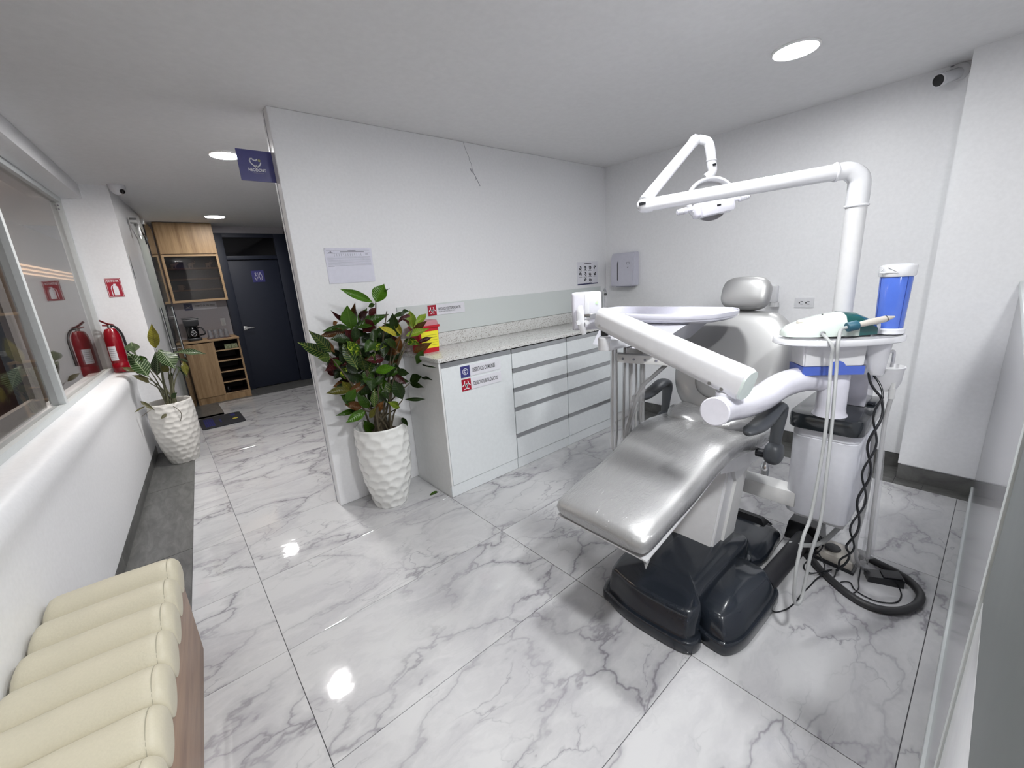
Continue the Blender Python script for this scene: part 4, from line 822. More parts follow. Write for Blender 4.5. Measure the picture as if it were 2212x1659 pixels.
# ================================================================ PLANTS
def planter(name, cx, cyy, h, prof_r, m, parent, cell=0.082, amp=0.0105, seed=1):
    rnd = random.Random(seed); nth, nz = 132, 76
    # centres of the dimples on an unrolled hexagonal lattice
    Rm = 0.16; nc = int(round(2*PI*Rm/cell)); rowsn = int(h/(cell*0.72))+2; P = []
    for j in range(rowsn):
        for i in range(nc): P.append(((i+0.5*(j % 2)+rnd.uniform(-0.2, 0.2))/nc*2*PI, (j-0.5+rnd.uniform(-0.12, 0.12))*cell*0.72))
    def rad(z):
        t = max(0, min(1, z/h)); k = t*(len(prof_r)-1); i = min(int(k), len(prof_r)-2); u_ = k-i; u_ = u_*u_*(3-2*u_) if False else u_
        return prof_r[i]*(1-u_)+prof_r[i+1]*u_
    rs = []
    for a in range(nz+1):
        z = h*a/nz; r0 = rad(z); ring = []
        near = [p for p in P if abs(p[1]-z) < cell*1.3]
        for b_ in range(nth):
            th_ = 2*PI*b_/nth; best = 9
            for p in near:
                d = abs(p[0]-th_); d = min(d, 2*PI-d)*Rm; dz = (p[1]-z)*1.25; q_ = d*d+dz*dz
                if q_ < best: best = q_
            fall = min(1, (h-z)/0.012, z/0.01); disp = amp*(min(1, best/((cell*0.55)**2))-0.6)*max(0, fall)
            r = r0+disp; ring.append((cx+r*math.cos(th_), cyy+r*math.sin(th_), z))
        rs.append(ring)
    R = rad(h)
    for r, z in ((R-0.004, h+0.004), (R-0.010, h+0.003), (R-0.014, h-0.01), (R-0.02, h-0.075)): rs.append([(cx+r*math.cos(2*PI*k/nth), cyy+r*math.sin(2*PI*k/nth), z) for k in range(nth)])
    o = MB().rings(rs).build('planter', m, parent, angle=80)
    MB().lathe([(R-0.016, 0), (R-0.05, 0.012), (0.002, 0.02)], (cx, cyy, h-0.075), 40, cap0=False).build('soil', 'soil', parent)
    return o
leaf_cache = {}
def leaf_mesh(t, shape):
    k = (t, shape)
    if k in leaf_cache: return leaf_cache[k]
    me = bpy.data.meshes.new('leaf'); n = 11; V, F, UV = [], [], []
    for i in range(n+1):
        u_ = i/n
        wprof = {0: math.sin(PI*min(1, u_**0.9)), 1: math.sin(PI*u_**1.1)**0.95, 2: (math.sin(PI*u_**0.75))}[shape]*(1-0.35*max(0, u_-0.72)/0.28)
        if i == n: wprof = 0.0
        if i == 0: wprof = 0.04
        droop = {0: -0.20, 1: -0.38, 2: 0.10}[shape]*u_*u_ + {0: 0.10, 1: 0.22, 2: -0.06}[shape]*u_
        wave = 0.05*math.sin(u_*13+shape)
        for j, vv in enumerate((-1, -0.5, 0, 0.5, 1)):
            fold = 0.16*abs(vv)*wprof + wave*abs(vv)*(1 if vv > 0 else -0.8)
            V.append((u_, vv*0.5*wprof, droop+fold*0.6)); UV.append((u_, 0.5+vv*0.5*max(wprof, 0.05)))
    for i in range(n):
        for j in range(4): F.append((i*5+j, (i+1)*5+j, (i+1)*5+j+1, i*5+j+1))
    me.from_pydata(V, [], F); uvl = me.uv_layers.new(name='UVMap')
    for l in me.loops: uvl.data[l.index].uv = UV[l.vertex_index]
    for p in me.polygons: p.use_smooth = True
    me.materials.append(LEAF[t]); leaf_cache[k] = me; return me
def place_leaf(root, b, e, wd, t, shape, face):
    b = Vector(b)-root.location; e = Vector(e)-root.location; X = e-b; l = X.length; X.normalize()
    Z = Vector(face); Z = (Z-X*Z.dot(X)); Z = Z.normalized() if Z.length > 0.05 else X.orthogonal().normalized(); Y = Z.cross(X)
    o = bpy.data.objects.new('leaf', leaf_mesh(t, shape)); COL.objects.link(o); o.parent = root
    o.matrix_local = Matrix(((X.x*l, Y.x*wd, Z.x*l*0.8, b.x), (X.y*l, Y.y*wd, Z.y*l*0.8, b.y), (X.z*l, Y.z*wd, Z.z*l*0.8, b.z), (0, 0, 0, 1)))
    return o
CROTON = [(1.061, 2.591, 1.401, 0.867, 2.563, 1.498, 0.047, 'b'), (1.084, 2.608, 1.401, 1.149, 2.591, 1.513, 0.086, 'b'), (1.153, 2.641, 1.451, 1.156, 2.532, 1.478, 0.031, 'g'), (1.058, 2.562, 1.391, 1.02, 2.584, 1.378, 0.029, 'g'), (0.904, 2.594, 1.251, 0.863, 2.514, 1.391, 0.085, 'b'), (0.954, 2.689, 1.251, 1.178, 2.649, 1.311, 0.069, 'g'), (0.925, 2.669, 1.253, 0.742, 2.63, 1.266, 0.043, 'g'), (0.886, 2.643, 1.301, 0.791, 2.549, 1.367, 0.025, 'r'), (0.876, 2.643, 1.244, 0.721, 2.67, 1.226, 0.046, 'n'), (0.869, 2.628, 1.254, 0.957, 2.634, 1.161, 0.058, 'r'), (0.958, 2.647, 1.293, 0.914, 2.538, 1.4, 0.04, 'n'), (0.974, 2.659, 1.29, 1.036, 2.639, 1.367, 0.041, 'g'), (0.963, 2.599, 1.306, 0.972, 2.484, 1.357, 0.05, 'r'), (1.05, 2.673, 1.316, 1.091, 2.633, 1.364, 0.039, 'r'), (1.06, 2.653, 1.285, 1.002, 2.683, 1.212, 0.092, 'r'), (1.33, 2.633, 1.194, 1.352, 2.689, 1.325, 0.065, 'l'), (1.33, 2.611, 1.214, 1.451, 2.627, 1.297, 0.044, 'l'), (1.327, 2.618, 1.186, 1.41, 2.557, 1.248, 0.039, 'n'), (1.316, 2.674, 1.305, 1.124, 2.571, 1.28, 0.028, 'g'), (1.23, 2.578, 1.312, 1.242, 2.495, 1.334, 0.033, 'g'), (1.261, 2.686, 1.159, 1.115, 2.64, 1.266, 0.056, 'g'), (1.245, 2.641, 1.168, 1.169, 2.573, 1.301, 0.034, 'y'), (1.207, 2.626, 1.161, 1.074, 2.572, 1.252, 0.038, 'y'), (1.261, 2.606, 1.159, 1.41, 2.545, 1.193, 0.046, 'l'), (1.334, 2.596, 1.1, 1.434, 2.55, 1.134, 0.03, 'r'), (1.225, 2.649, 1.243, 1.322, 2.687, 1.3, 0.023, 'r'), (1.279, 2.671, 1.124, 1.339, 2.56, 1.091, 0.051, 's'), (1.321, 2.647, 1.034, 1.421, 2.555, 1.093, 0.05, 'n'), (1.317, 2.612, 0.952, 1.347, 2.556, 1.052, 0.052, 'g'), (0.762, 2.678, 1.103, 0.593, 2.654, 1.214, 0.065, 'v'), (0.774, 2.653, 1.124, 0.655, 2.569, 1.275, 0.058, 'v'), (0.799, 2.668, 1.115, 0.758, 2.646, 1.206, 0.033, 'n'), (0.745, 2.597, 1.106, 0.644, 2.488, 1.123, 0.049, 'v'), (0.832, 2.671, 1.044, 0.762, 2.719, 1.038, 0.051, 'b'), (0.891, 2.572, 1.002, 0.83, 2.588, 1.179, 0.065, 'v'), (0.924, 2.613, 1.086, 0.826, 2.519, 1.201, 0.068, 's'), (0.964, 2.598, 1.098, 1.053, 2.609, 1.184, 0.06, 'g'), (1.026, 2.673, 1.103, 1.087, 2.561, 1.125, 0.049, 's'), (0.961, 2.64, 0.973, 0.905, 2.528, 1.114, 0.061, 'v'), (0.987, 2.653, 0.961, 1.021, 2.59, 1.085, 0.062, 'v'), (0.89, 2.675, 0.917, 0.838, 2.721, 1.006, 0.083, 's'), (1.014, 2.626, 0.944, 0.929, 2.675, 0.927, 0.066, 'b'), (1.011, 2.6, 0.961, 1.1, 2.493, 0.986, 0.057, 'b'), (1.195, 2.638, 1.07, 1.085, 2.523, 1.167, 0.073, 'd'), (1.3, 2.586, 1.296, 1.205, 2.535, 1.281, 0.027, 'r'), (1.316, 2.639, 1.21, 1.225, 2.546, 1.287, 0.028, 'r'), (0.816, 2.566, 1.308, 0.791, 2.593, 1.294, 0.028, 'n'), (0.828, 2.601, 1.112, 0.823, 2.644, 1.147, 0.025, 'd'), (0.877, 2.677, 0.834, 0.801, 2.621, 0.933, 0.066, 'o'), (0.848, 2.62, 0.866, 0.691, 2.588, 0.897, 0.049, 'o'), (0.864, 2.644, 0.777, 0.772, 2.625, 0.852, 0.065, 'g'), (0.898, 2.633, 0.738, 0.793, 2.618, 0.788, 0.053, 'n'), (0.9, 2.682, 0.716, 0.739, 2.648, 0.722, 0.033, 'g'), (0.91, 2.616, 0.713, 0.774, 2.619, 0.665, 0.057, 'b'), (0.933, 2.591, 0.737, 0.846, 2.522, 0.861, 0.055, 'g'), (0.975, 2.687, 0.707, 1.063, 2.656, 0.782, 0.055, 'g'), (0.938, 2.631, 0.558, 0.848, 2.513, 0.695, 0.059, 'g'), (1.147, 2.614, 0.678, 1.067, 2.593, 0.74, 0.044, 'l'), (1.156, 2.563, 0.743, 1.105, 2.547, 0.879, 0.075, 'd'), (1.264, 2.642, 0.831, 1.306, 2.532, 0.881, 0.071, 'd'), (1.263, 2.642, 0.821, 1.31, 2.541, 0.797, 0.036, 'd'), (1.21, 2.648, 0.714, 1.316, 2.548, 0.707, 0.026, 'd'), (1.31, 2.552, 0.863, 1.311, 2.397, 0.867, 0.023, 'd'), (1.128, 2.563, 0.615, 1.116, 2.453, 0.589, 0.03, 'd'), (1.31, 2.528, 0.966, 1.311, 2.352, 0.959, 0.01, 'd'), (0.925, 2.593, 0.665, 0.96, 2.55, 0.739, 0.035, 'o'), (0.992, 2.637, 0.68, 1.023, 2.571, 0.76, 0.041, 'n'), (1.077, 2.607, 0.759, 1.015, 2.54, 0.832, 0.041, 'd'), (1.026, 2.608, 0.891, 0.917, 2.589, 0.904, 0.049, 'd'), (0.926, 2.75, 0.966, 1.064, 2.752, 0.985, 0.049, 'd'), (1.075, 2.652, 0.919, 1.011, 2.589, 0.814, 0.056, 'g'), (1.083, 2.758, 0.899, 1.186, 2.76, 0.878, 0.047, 'r'), (0.989, 2.607, 0.899, 0.878, 2.614, 0.882, 0.061, 'd'), (1.163, 2.762, 0.95, 1.286, 2.75, 1.008, 0.052, 'n'), (1.133, 2.656, 0.919, 1.021, 2.629, 0.971, 0.063, 'd'), (0.884, 2.763, 1.01, 0.786, 2.748, 0.935, 0.065, 'd'), (0.893, 2.764, 1.128, 0.822, 2.723, 1.035, 0.05, 'd'), (1.162, 2.794, 1.178, 1.247, 2.738, 1.242, 0.06, 'n'), (1.188, 2.778, 1.194, 1.099, 2.78, 1.157, 0.046, 'd'), (0.9, 2.698, 0.809, 1.055, 2.629, 0.852, 0.045, 'd'), (1.027, 2.594, 1.157, 1.047, 2.607, 1.242, 0.045, 'd'), (1.133, 2.757, 1.206, 1.177, 2.751, 1.133, 0.062, 'd'), (1.118, 2.716, 0.909, 1.015, 2.688, 0.899, 0.061, 'd'), (0.823, 2.607, 0.856, 0.976, 2.624, 0.912, 0.044, 'n'), (1.006, 2.596, 0.869, 0.91, 2.559, 0.936, 0.048, 'g'), (0.98, 2.581, 0.856, 0.953, 2.565, 0.733, 0.043, 'v'), (1.054, 2.664, 1.144, 1.099, 2.635, 1.035, 0.051, 'v'), (1.119, 2.789, 0.939, 1.031, 2.754, 0.978, 0.048, 'r'), (0.83, 2.674, 0.987, 0.95, 2.634, 0.896, 0.063, 'd'), (1.166, 2.732, 0.853, 1.306, 2.746, 0.808, 0.054, 'd'), (1.08, 2.704, 1.123, 1.193, 2.634, 1.191, 0.045, 'd'), (0.963, 2.704, 1.032, 0.895, 2.713, 0.947, 0.05, 'd'), (0.851, 2.728, 1.171, 0.936, 2.712, 1.057, 0.06, 'd'), (1.218, 2.696, 1.048, 1.229, 2.637, 1.159, 0.055, 'n'), (0.936, 2.762, 1.048, 0.942, 2.726, 1.138, 0.056, 'd'), (1.196, 2.712, 0.911, 1.31, 2.736, 0.869, 0.051, 'd'), (1.209, 2.744, 0.982, 1.288, 2.749, 1.082, 0.057, 'n'), (1.088, 2.668, 0.869, 1.172, 2.651, 0.811, 0.053, 'd'), (1.017, 2.738, 0.995, 1.064, 2.695, 1.082, 0.055, 'g'), (1.193, 2.698, 1.175, 1.219, 2.713, 1.059, 0.056, 'r'), (1.046, 2.628, 0.918, 1.178, 2.597, 0.933, 0.046, 'g'), (0.9, 2.77, 1.012, 0.771, 2.769, 1.071, 0.047, 'r'), (1.151, 2.703, 1.162, 1.001, 2.718, 1.176, 0.051, 'd'), (1.17, 2.78, 0.82, 1.283, 2.787, 0.746, 0.044, 'd'), (1.159, 2.622, 0.907, 1.153, 2.621, 0.997, 0.062, 'd'), (0.871, 2.62, 0.82, 1.002, 2.555, 0.887, 0.048, 'd'), (0.815, 2.742, 0.999, 0.762, 2.714, 1.069, 0.051, 'd'), (0.888, 2.79, 1.057, 0.781, 2.733, 1.127, 0.048, 'd'), (0.982, 2.696, 0.993, 0.981, 2.695, 1.102, 0.058, 'g'), (1.118, 2.729, 0.93, 1.029, 2.68, 0.827, 0.059, 'g'), (1.083, 2.605, 1.036, 0.958, 2.605, 1.04, 0.058, 'r'), (1.112, 2.741, 1.084, 1.186, 2.759, 1.165, 0.052, 'd'), (1.191, 2.653, 0.862, 1.165, 2.637, 0.751, 0.057, 'v'), (1.003, 2.735, 1.144, 1.091, 2.723, 1.2, 0.055, 'd'), (0.951, 2.664, 0.917, 1.022, 2.649, 0.858, 0.048, 'd'), (1.016, 2.788, 1.185, 0.868, 2.717, 1.225, 0.053, 'd'), (0.864, 2.73, 1.06, 0.713, 2.661, 1.008, 0.058, 'r'), (0.975, 2.759, 1.127, 0.974, 2.703, 1.014, 0.051, 'd'), (1.029, 2.619, 0.875, 1.114, 2.582, 0.801, 0.061, 'v'), (1.174, 2.664, 1.218, 1.041, 2.656, 1.181, 0.064, 'd'), (1.097, 2.727, 1.194, 1.208, 2.721, 1.211, 0.044, 'd'), (1.078, 2.695, 1.016, 0.968, 2.681, 1.039, 0.043, 'n'), (1.189, 2.605, 1.217, 1.159, 2.547, 1.331, 0.053, 'd'), (1.062, 2.659, 0.822, 1.073, 2.646, 0.906, 0.063, 'g'), (0.938, 2.733, 0.951, 1.077, 2.739, 1.013, 0.043, 'd'), (1.111, 2.757, 0.951, 1.256, 2.726, 0.898, 0.059, 'v'), (0.933, 2.67, 1.146, 1.016, 2.636, 1.047, 0.053, 'd'), (1.026, 2.723, 0.986, 0.981, 2.727, 1.086, 0.051, 'd'), (0.991, 2.636, 0.816, 1.067, 2.604, 0.731, 0.051, 'd'), (1.138, 2.661, 0.914, 1.222, 2.608, 0.827, 0.043, 'r'), (0.97, 2.586, 0.874, 1.056, 2.569, 0.931, 0.043, 'd'), (0.969, 2.587, 0.94, 0.943, 2.532, 0.849, 0.053, 'd'), (0.901, 2.622, 0.971, 0.848, 2.637, 1.046, 0.056, 'd'), (1.106, 2.753, 0.921, 0.944, 2.705, 0.95, 0.048, 'd'), (0.813, 2.798, 0.948, 0.77, 2.778, 1.024, 0.044, 'r'), (0.802, 2.6, 0.813, 0.851, 2.553, 0.885, 0.057, 'g'), (0.884, 2.685, 1.228, 0.938, 2.711, 1.104, 0.043, 'd'), (1.116, 2.667, 1.078, 1.222, 2.643, 1.048, 0.054, 'n'), (0.94, 2.784, 1.099, 1.01, 2.786, 1.207, 0.061, 'n'), (0.951, 2.756, 0.881, 0.83, 2.755, 0.921, 0.05, 'd'), (0.871, 2.713, 1.117, 0.84, 2.693, 1.019, 0.046, 'd'), (1.116, 2.6, 1.162, 1.063, 2.56, 1.053, 0.056, 'd'), (1.07, 2.772, 1.187, 0.915, 2.774, 1.227, 0.05, 'g'), (0.801, 2.753, 0.886, 0.907, 2.718, 0.835, 0.052, 'd'), (1.073, 2.591, 0.906, 1.156, 2.578, 1.001, 0.042, 'd'), (0.921, 2.767, 0.892, 0.786, 2.785, 0.881, 0.049, 'n'), (1.129, 2.717, 1.006, 1.28, 2.704, 1.038, 0.062, 'd'), (0.884, 2.599, 1.193, 0.771, 2.608, 1.213, 0.056, 'd'), (1.004, 2.734, 1.094, 0.884, 2.74, 1.161, 0.049, 'r'), (0.986, 2.606, 0.967, 1.107, 2.6, 0.972, 0.05, 'd'), (1.004, 2.702, 0.831, 0.991, 2.696, 0.728, 0.056, 'd'), (0.905, 2.594, 1.169, 0.916, 2.551, 1.273, 0.049, 'd'), (1.191, 2.772, 1.12, 1.31, 2.794, 1.11, 0.054, 'd'), (0.954, 2.717, 0.884, 0.818, 2.748, 0.954, 0.053, 'r')]
CROTON_NODES = [(1.111, 2.674, 1.396), (0.914, 2.63, 1.248), (1.301, 2.575, 1.201), (0.754, 2.623, 1.11), (0.93, 2.617, 1.085), (0.969, 2.661, 0.971), (1.014, 2.631, 0.947), (0.884, 2.646, 0.918), (1.249, 2.655, 1.162), (1.251, 2.613, 1.132), (0.873, 2.662, 0.842), (0.887, 2.629, 0.728), (0.953, 2.64, 0.722), (1.188, 2.634, 0.72), (1.273, 2.662, 0.821), (1.17, 2.662, 0.662), (1.159, 2.63, 1.336), (1.153, 2.617, 1.115), (1.067, 2.631, 1.037)]
ARUM = [(-0.059, 4.886, 1.09, -0.042, 4.78, 1.305, 0.063, 'y'), (-0.163, 4.845, 0.854, -0.244, 4.862, 1.089, 0.11, 'k'), (-0.217, 4.932, 1.078, -0.21, 4.988, 1.161, 0.08, 'k'), (-0.068, 4.977, 1.049, -0.093, 5.014, 0.821, 0.106, 'k'), (-0.043, 4.88, 1.075, 0.04, 4.789, 0.905, 0.119, 'k'), (0.056, 4.87, 1.034, 0.285, 4.833, 0.998, 0.045, 'k'), (0.059, 4.904, 0.977, 0.153, 4.882, 0.922, 0.02, 'k'), (0.05, 4.878, 0.905, 0.116, 4.911, 0.774, 0.029, 'k'), (0.106, 4.866, 0.941, 0.105, 4.829, 0.81, 0.042, 'o'), (-0.24, 4.962, 0.893, -0.322, 4.987, 0.954, 0.033, 'w'), (-0.164, 4.868, 0.79, -0.248, 4.791, 0.896, 0.044, 'w'), (-0.161, 4.949, 0.954, -0.169, 4.831, 1.046, 0.045, 'g'), (-0.056, 4.841, 0.877, -0.008, 4.817, 0.932, 0.052, 'o'), (-0.255, 4.76, 0.664, -0.178, 4.72, 0.565, 0.024, 'w'), (-0.228, 4.76, 0.613, -0.313, 4.72, 0.587, 0.012, 'w'), (-0.107, 4.76, 0.51, -0.156, 4.72, 0.483, 0.022, 'w'), (0.003, 4.977, 0.802, -0.029, 4.998, 0.814, 0.054, 'd'), (-0.045, 4.76, 0.639, -0.002, 4.72, 0.689, 0.037, 'd'), (-0.195, 4.85, 1.057, -0.219, 4.732, 1.129, 0.072, 'k')]
ARUM_NODES = [(-0.055, 4.92, 1.078), (-0.164, 4.92, 0.853), (-0.042, 4.92, 1.059), (-0.057, 4.92, 0.867), (0.056, 4.92, 1.025), (0.05, 4.92, 0.9), (0.114, 4.92, 0.934), (-0.16, 4.92, 0.957), (-0.166, 4.92, 0.782), (-0.238, 4.92, 0.898), (-0.002, 4.92, 0.82), (-0.012, 4.92, 0.903), (-0.227, 4.92, 1.089)]

cp = thing('potted_croton', 'tall bushy croton with green, yellow and dark red leaves in glossy white dimpled pot', 'potted plant', (1.01, 2.65, 0), 'plants in white dimpled pots')
planter('planter', 1.01, 2.655, 0.585, [0.112, 0.126, 0.140, 0.152, 0.161, 0.168, 0.173, 0.177, 0.178, 0.178, 0.176, 0.173], 'pot', cp)
rnd = random.Random(11)
for i, p in enumerate(CROTON_NODES):
    p = Vector(p); q0 = Vector((1.02+rnd.uniform(-0.07, 0.07), 2.655+rnd.uniform(-0.06, 0.06), 0.525)); mid = q0.lerp(p, 0.5)+Vector((rnd.uniform(-0.02, 0.02), rnd.uniform(-0.02, 0.02), 0.03)); mid.x = q0.x*0.45+p.x*0.55-(p.x-q0.x)*0.15
    MB().tube([q0, mid, p], [0.0075, 0.0055, 0.0035], 7).build('stem', simple('stem_bark', (0.075, 0.06, 0.035), 0.7) if i == 0 else bpy.data.materials['stem_bark'], cp)
for i, (bx, by, bz, ex_, ey, ez, wd, t_) in enumerate(CROTON):
    place_leaf(cp, (bx, by, bz), (ex_, ey, ez), wd*1.12, t_, i % 3 if i > 3 else (1, 0, 2, 0)[i], (-0.36+rnd.uniform(-0.3, 0.3), -0.85, 0.35+rnd.uniform(-0.3, 0.3)))
ap = thing('potted_calathea', 'drooping plant with silver striped leaves in matt white pot by the window ledge', 'potted plant', (-0.072, 4.92, 0), 'plants in white dimpled pots')
planter('planter', -0.072, 4.92, 0.59, [0.108, 0.124, 0.138, 0.150, 0.159, 0.166, 0.171, 0.174, 0.175, 0.174, 0.172, 0.168], 'pot_matt', ap, cell=0.066, amp=0.0075, seed=4)
for i, p in enumerate(ARUM_NODES):
    p = Vector(p); q0 = Vector((-0.06+rnd.uniform(-0.04, 0.04), 4.92+rnd.uniform(-0.04, 0.04), 0.53)); mid = q0.lerp(p, 0.55)+Vector((-(p.x-q0.x)*0.15, 0, 0.02))
    MB().tube([q0, mid, p], [0.007 if i != 10 else 0.013, 0.005 if i != 10 else 0.012, 0.003 if i != 10 else 0.010], 7).build('stem', simple('stem_olive', (0.10, 0.10, 0.055), 0.6) if i == 0 else bpy.data.materials['stem_olive'], ap)
for i, (bx, by, bz, ex_, ey, ez, wd, t_) in enumerate(ARUM):
    place_leaf(ap, (bx, by, bz), (ex_, ey, ez), wd*1.3, t_, (0, 0, 2, 1, 1, 1, 0, 0, 0, 0, 1)[i % 11], (0.1+rnd.uniform(-0.3, 0.3), -0.75, 0.5))
MB().tube([(-0.17, 4.85, 0.57), (-0.22, 4.79, 0.56), (-0.28, 4.74, 0.53)], 0.002, 5).tube([(-0.10, 4.86, 0.60), (-0.06, 4.76, 0.58), (-0.01, 4.73, 0.50), (-0.03, 4.74, 0.42)], 0.0025, 5).build('dry_tendril', 'dry_leaf', ap)
fl = bpy.data.objects.new('fallen_leaf', leaf_mesh('b', 0)); COL.objects.link(fl); fl.matrix_world = Matrix(((0.095, -0.004, 0, 1.235), (0.012, 0.035, 0, 2.505), (0, 0, 0.05, 0.001), (0, 0, 0, 1))); tag(fl, 'single green leaf lying on floor beside the white cabinet', 'leaf')

# ================================================================ BENCH
bn = thing('bench', 'long bench with cream rolled cushions on brown wood base along the window wall', 'bench', LW(-2.2, 0.19, 0))
lbox(MB(), -3.75, -1.03, 0.356, 0.376, 0.0, 0.368, 0.002).build('front_panel', 'bench_wood', bn)
lbox(MB(), -1.05, -1.031, 0.02, 0.356, 0.0, 0.366, 0.001).build('end_panel', 'bench_wood', bn)
lbox(MB(), -3.75, -1.05, 0.02, 0.356, 0.345, 0.362).build('seat_board', 'bench_wood', bn)
rollm = None
for k in range(16):
    s = -1.03-0.0765-0.1535*k; rs = []
    for o_, sc_, dz in ((0.020, 0.55, -0.012), (0.022, 0.78, -0.006), (0.030, 0.92, -0.002), (0.046, 0.985, 0), (0.07, 1.0, 0), (0.20, 1.012, 0.0012), (0.33, 1.0, 0), (0.352, 0.975, 0), (0.360, 0.945, -0.001), (0.365, 0.955, -0.001), (0.376, 0.90, -0.004), (0.386, 0.78, -0.010), (0.389, 0.5, -0.012)):
        ring = []
        for a in range(28):
            th_ = 2*PI*a/28; cc, ss = math.cos(th_), math.sin(th_); e = 2/2.3
            x = math.copysign(abs(cc)**e, cc)*0.0795*(0.6+0.4*sc_ if sc_ < 1 else 1); z = math.copysign(abs(ss)**e, ss)*0.073*sc_
            ring.append(LW(s+x, o_, 0.430+dz+z))
        rs.append(ring)
    MB().rings(rs).build('cushion_roll', 'cream', bn, angle=60)
    A = [math.radians(12+156*j/16) for j in range(17)]
    if k < 14: MB().tube([LW(s+0.0795*0.985*math.cos(a), 0.3585, 0.4295+0.0705*math.sin(a)**0.9) for a in A], 0.0012, 5, smooth=False).build('seam', 'stitch', bn)
# ================================================================ DENTAL CHAIR
YC = 0.885
dc = thing('dental_chair', 'silver dental chair wrapped in clear film on a glossy blue-black base', 'dental chair', (1.85, 0.85, 0))
# floor shell: rim and raised bodies
rim = catmull2([(1.345, 1.035), (1.318, 0.985), (1.292, 0.87), (1.292, 0.74), (1.305, 0.63), (1.335, 0.59), (1.385, 0.585), (1.43, 0.612), (1.55, 0.622), (1.85, 0.624), (2.02, 0.63), (2.05, 0.70), (2.05, 0.95), (2.02, 1.04), (1.8, 1.06), (1.5, 1.06)], 5)
def scaled(pts, sx, sy, dx=0, dy=0):
    cx = sum(p[0] for p in pts)/len(pts); cyy = sum(p[1] for p in pts)/len(pts); return [(cx+(p[0]-cx)*sx+dx, cyy+(p[1]-cyy)*sy+dy) for p in pts]
def stack(levels):  # levels: list of (pts, z)
    return MB().rings([[(p[0], p[1], z) for p in pts] for pts, z in levels])
stack([(scaled(rim, 0.985, 0.985), 0.0), (rim, 0.008), (rim, 0.042), (scaled(rim, 0.992, 0.987), 0.052), (scaled(rim, 0.980, 0.970), 0.056), (scaled(rim, 0.945, 0.915, 0.004), 0.054), (scaled(rim, 0.942, 0.91, 0.008), 0.064), (scaled(rim, 0.925, 0.90, 0.018), 0.140), (scaled(rim, 0.90, 0.865, 0.022), 0.158), (scaled(rim, 0.87, 0.82, 0.026), 0.165), (scaled(rim, 0.3, 0.3, 0.03), 0.176)]).build('base_cover', 'base_black', dc, angle=50)
f_ = MB(); f_.prism([(1.50, 0.77), (1.78, 0.77), (1.78, 0.90), (1.50, 0.90)], 0.160, 0.1745, 0.002); f_.build('inset_panel', 'base_black', dc)
lobe = catmull2([(1.405, 0.53), (1.425, 0.492), (1.50, 0.464), (1.62, 0.456), (1.80, 0.452), (1.88, 0.468), (1.905, 0.53), (1.905, 0.64), (1.80, 0.70), (1.50, 0.70), (1.42, 0.62)], 5)
stack([(scaled(lobe, 0.98, 0.97), 0), (lobe, 0.008), (lobe, 0.042), (scaled(lobe, 0.985, 0.975), 0.052), (scaled(lobe, 0.965, 0.94), 0.056), (scaled(lobe, 0.925, 0.86), 0.054), (scaled(lobe, 0.92, 0.85, 0.0, 0.004), 0.064), (scaled(lobe, 0.84, 0.76, 0.016, 0.024), 0.120), (scaled(lobe, 0.80, 0.70, 0.020, 0.03), 0.128), (scaled(lobe, 0.3, 0.3, 0.03, 0.03), 0.142)]).build('side_cover', 'base_black', dc, angle=50)
rc = catmull2([(2.0, 0.63), (2.30, 0.600), (2.37, 0.625), (2.42, 0.74), (2.435, 0.87), (2.40, 1.02), (2.30, 1.06), (2.0, 1.06)], 5)
stack([(scaled(rc, 0.99, 0.99), 0), (rc, 0.006), (rc, 0.034), (scaled(rc, 0.97, 0.97), 0.046), (scaled(rc, 0.90, 0.90), 0.052), (scaled(rc, 0.86, 0.84), 0.066), (scaled(rc, 0.4, 0.4), 0.072)]).build('rear_cover', 'base_black', dc, angle=50)
MB().rings([[(2.30, 0.66, 0.05), (2.30, 1.0, 0.05), (2.40, 1.0, 0.05), (2.40, 0.66, 0.05)], [(2.33, 0.70, 0.10), (2.33, 0.97, 0.10), (2.36, 0.97, 0.10), (2.36, 0.70, 0.10)]]).build('hinge_block', 'black', dc)
# lifting column: a leaning box with a lighter side cover
cw = MB(); cw.rings([[(1.79, 0.735, 0.158), (2.00, 0.735, 0.158), (2.00, 0.955, 0.158), (1.79, 0.955, 0.158)], [(1.91, 0.725, 0.56), (2.14, 0.725, 0.56), (2.14, 0.965, 0.56), (1.91, 0.965, 0.56)]])
bmesh.ops.bevel(cw.bm, geom=cw.bm.edges[:], offset=0.010, segments=3, affect='EDGES'); cw.build('lift_column', 'plastic_matt', dc)
cw = MB(); cw.rings([[(1.885, 0.722, 0.150), (2.01, 0.722, 0.150), (2.01, 0.74, 0.150), (1.885, 0.74, 0.150)], [(1.985, 0.712, 0.50), (2.10, 0.712, 0.50), (2.10, 0.74, 0.50), (1.985, 0.74, 0.50)]]); cw.build('column_cover', 'offwhite', dc)
# beam that carries the tower
MB().box(2.135, 2.235, 0.50, 0.80, 0.335, 0.415, 0.006).build('support_beam', 'offwhite', dc)
MB().rings([[(1.98, 0.715, 0.46), (2.20, 0.735, 0.46), (2.22, 0.96, 0.46), (1.98, 0.96, 0.46)], [(1.90, 0.70, 0.56), (2.22, 0.70, 0.56), (2.22, 1.0, 0.56), (1.90, 1.0, 0.56)]]).build('seat_bracket', 'plastic_matt', dc)
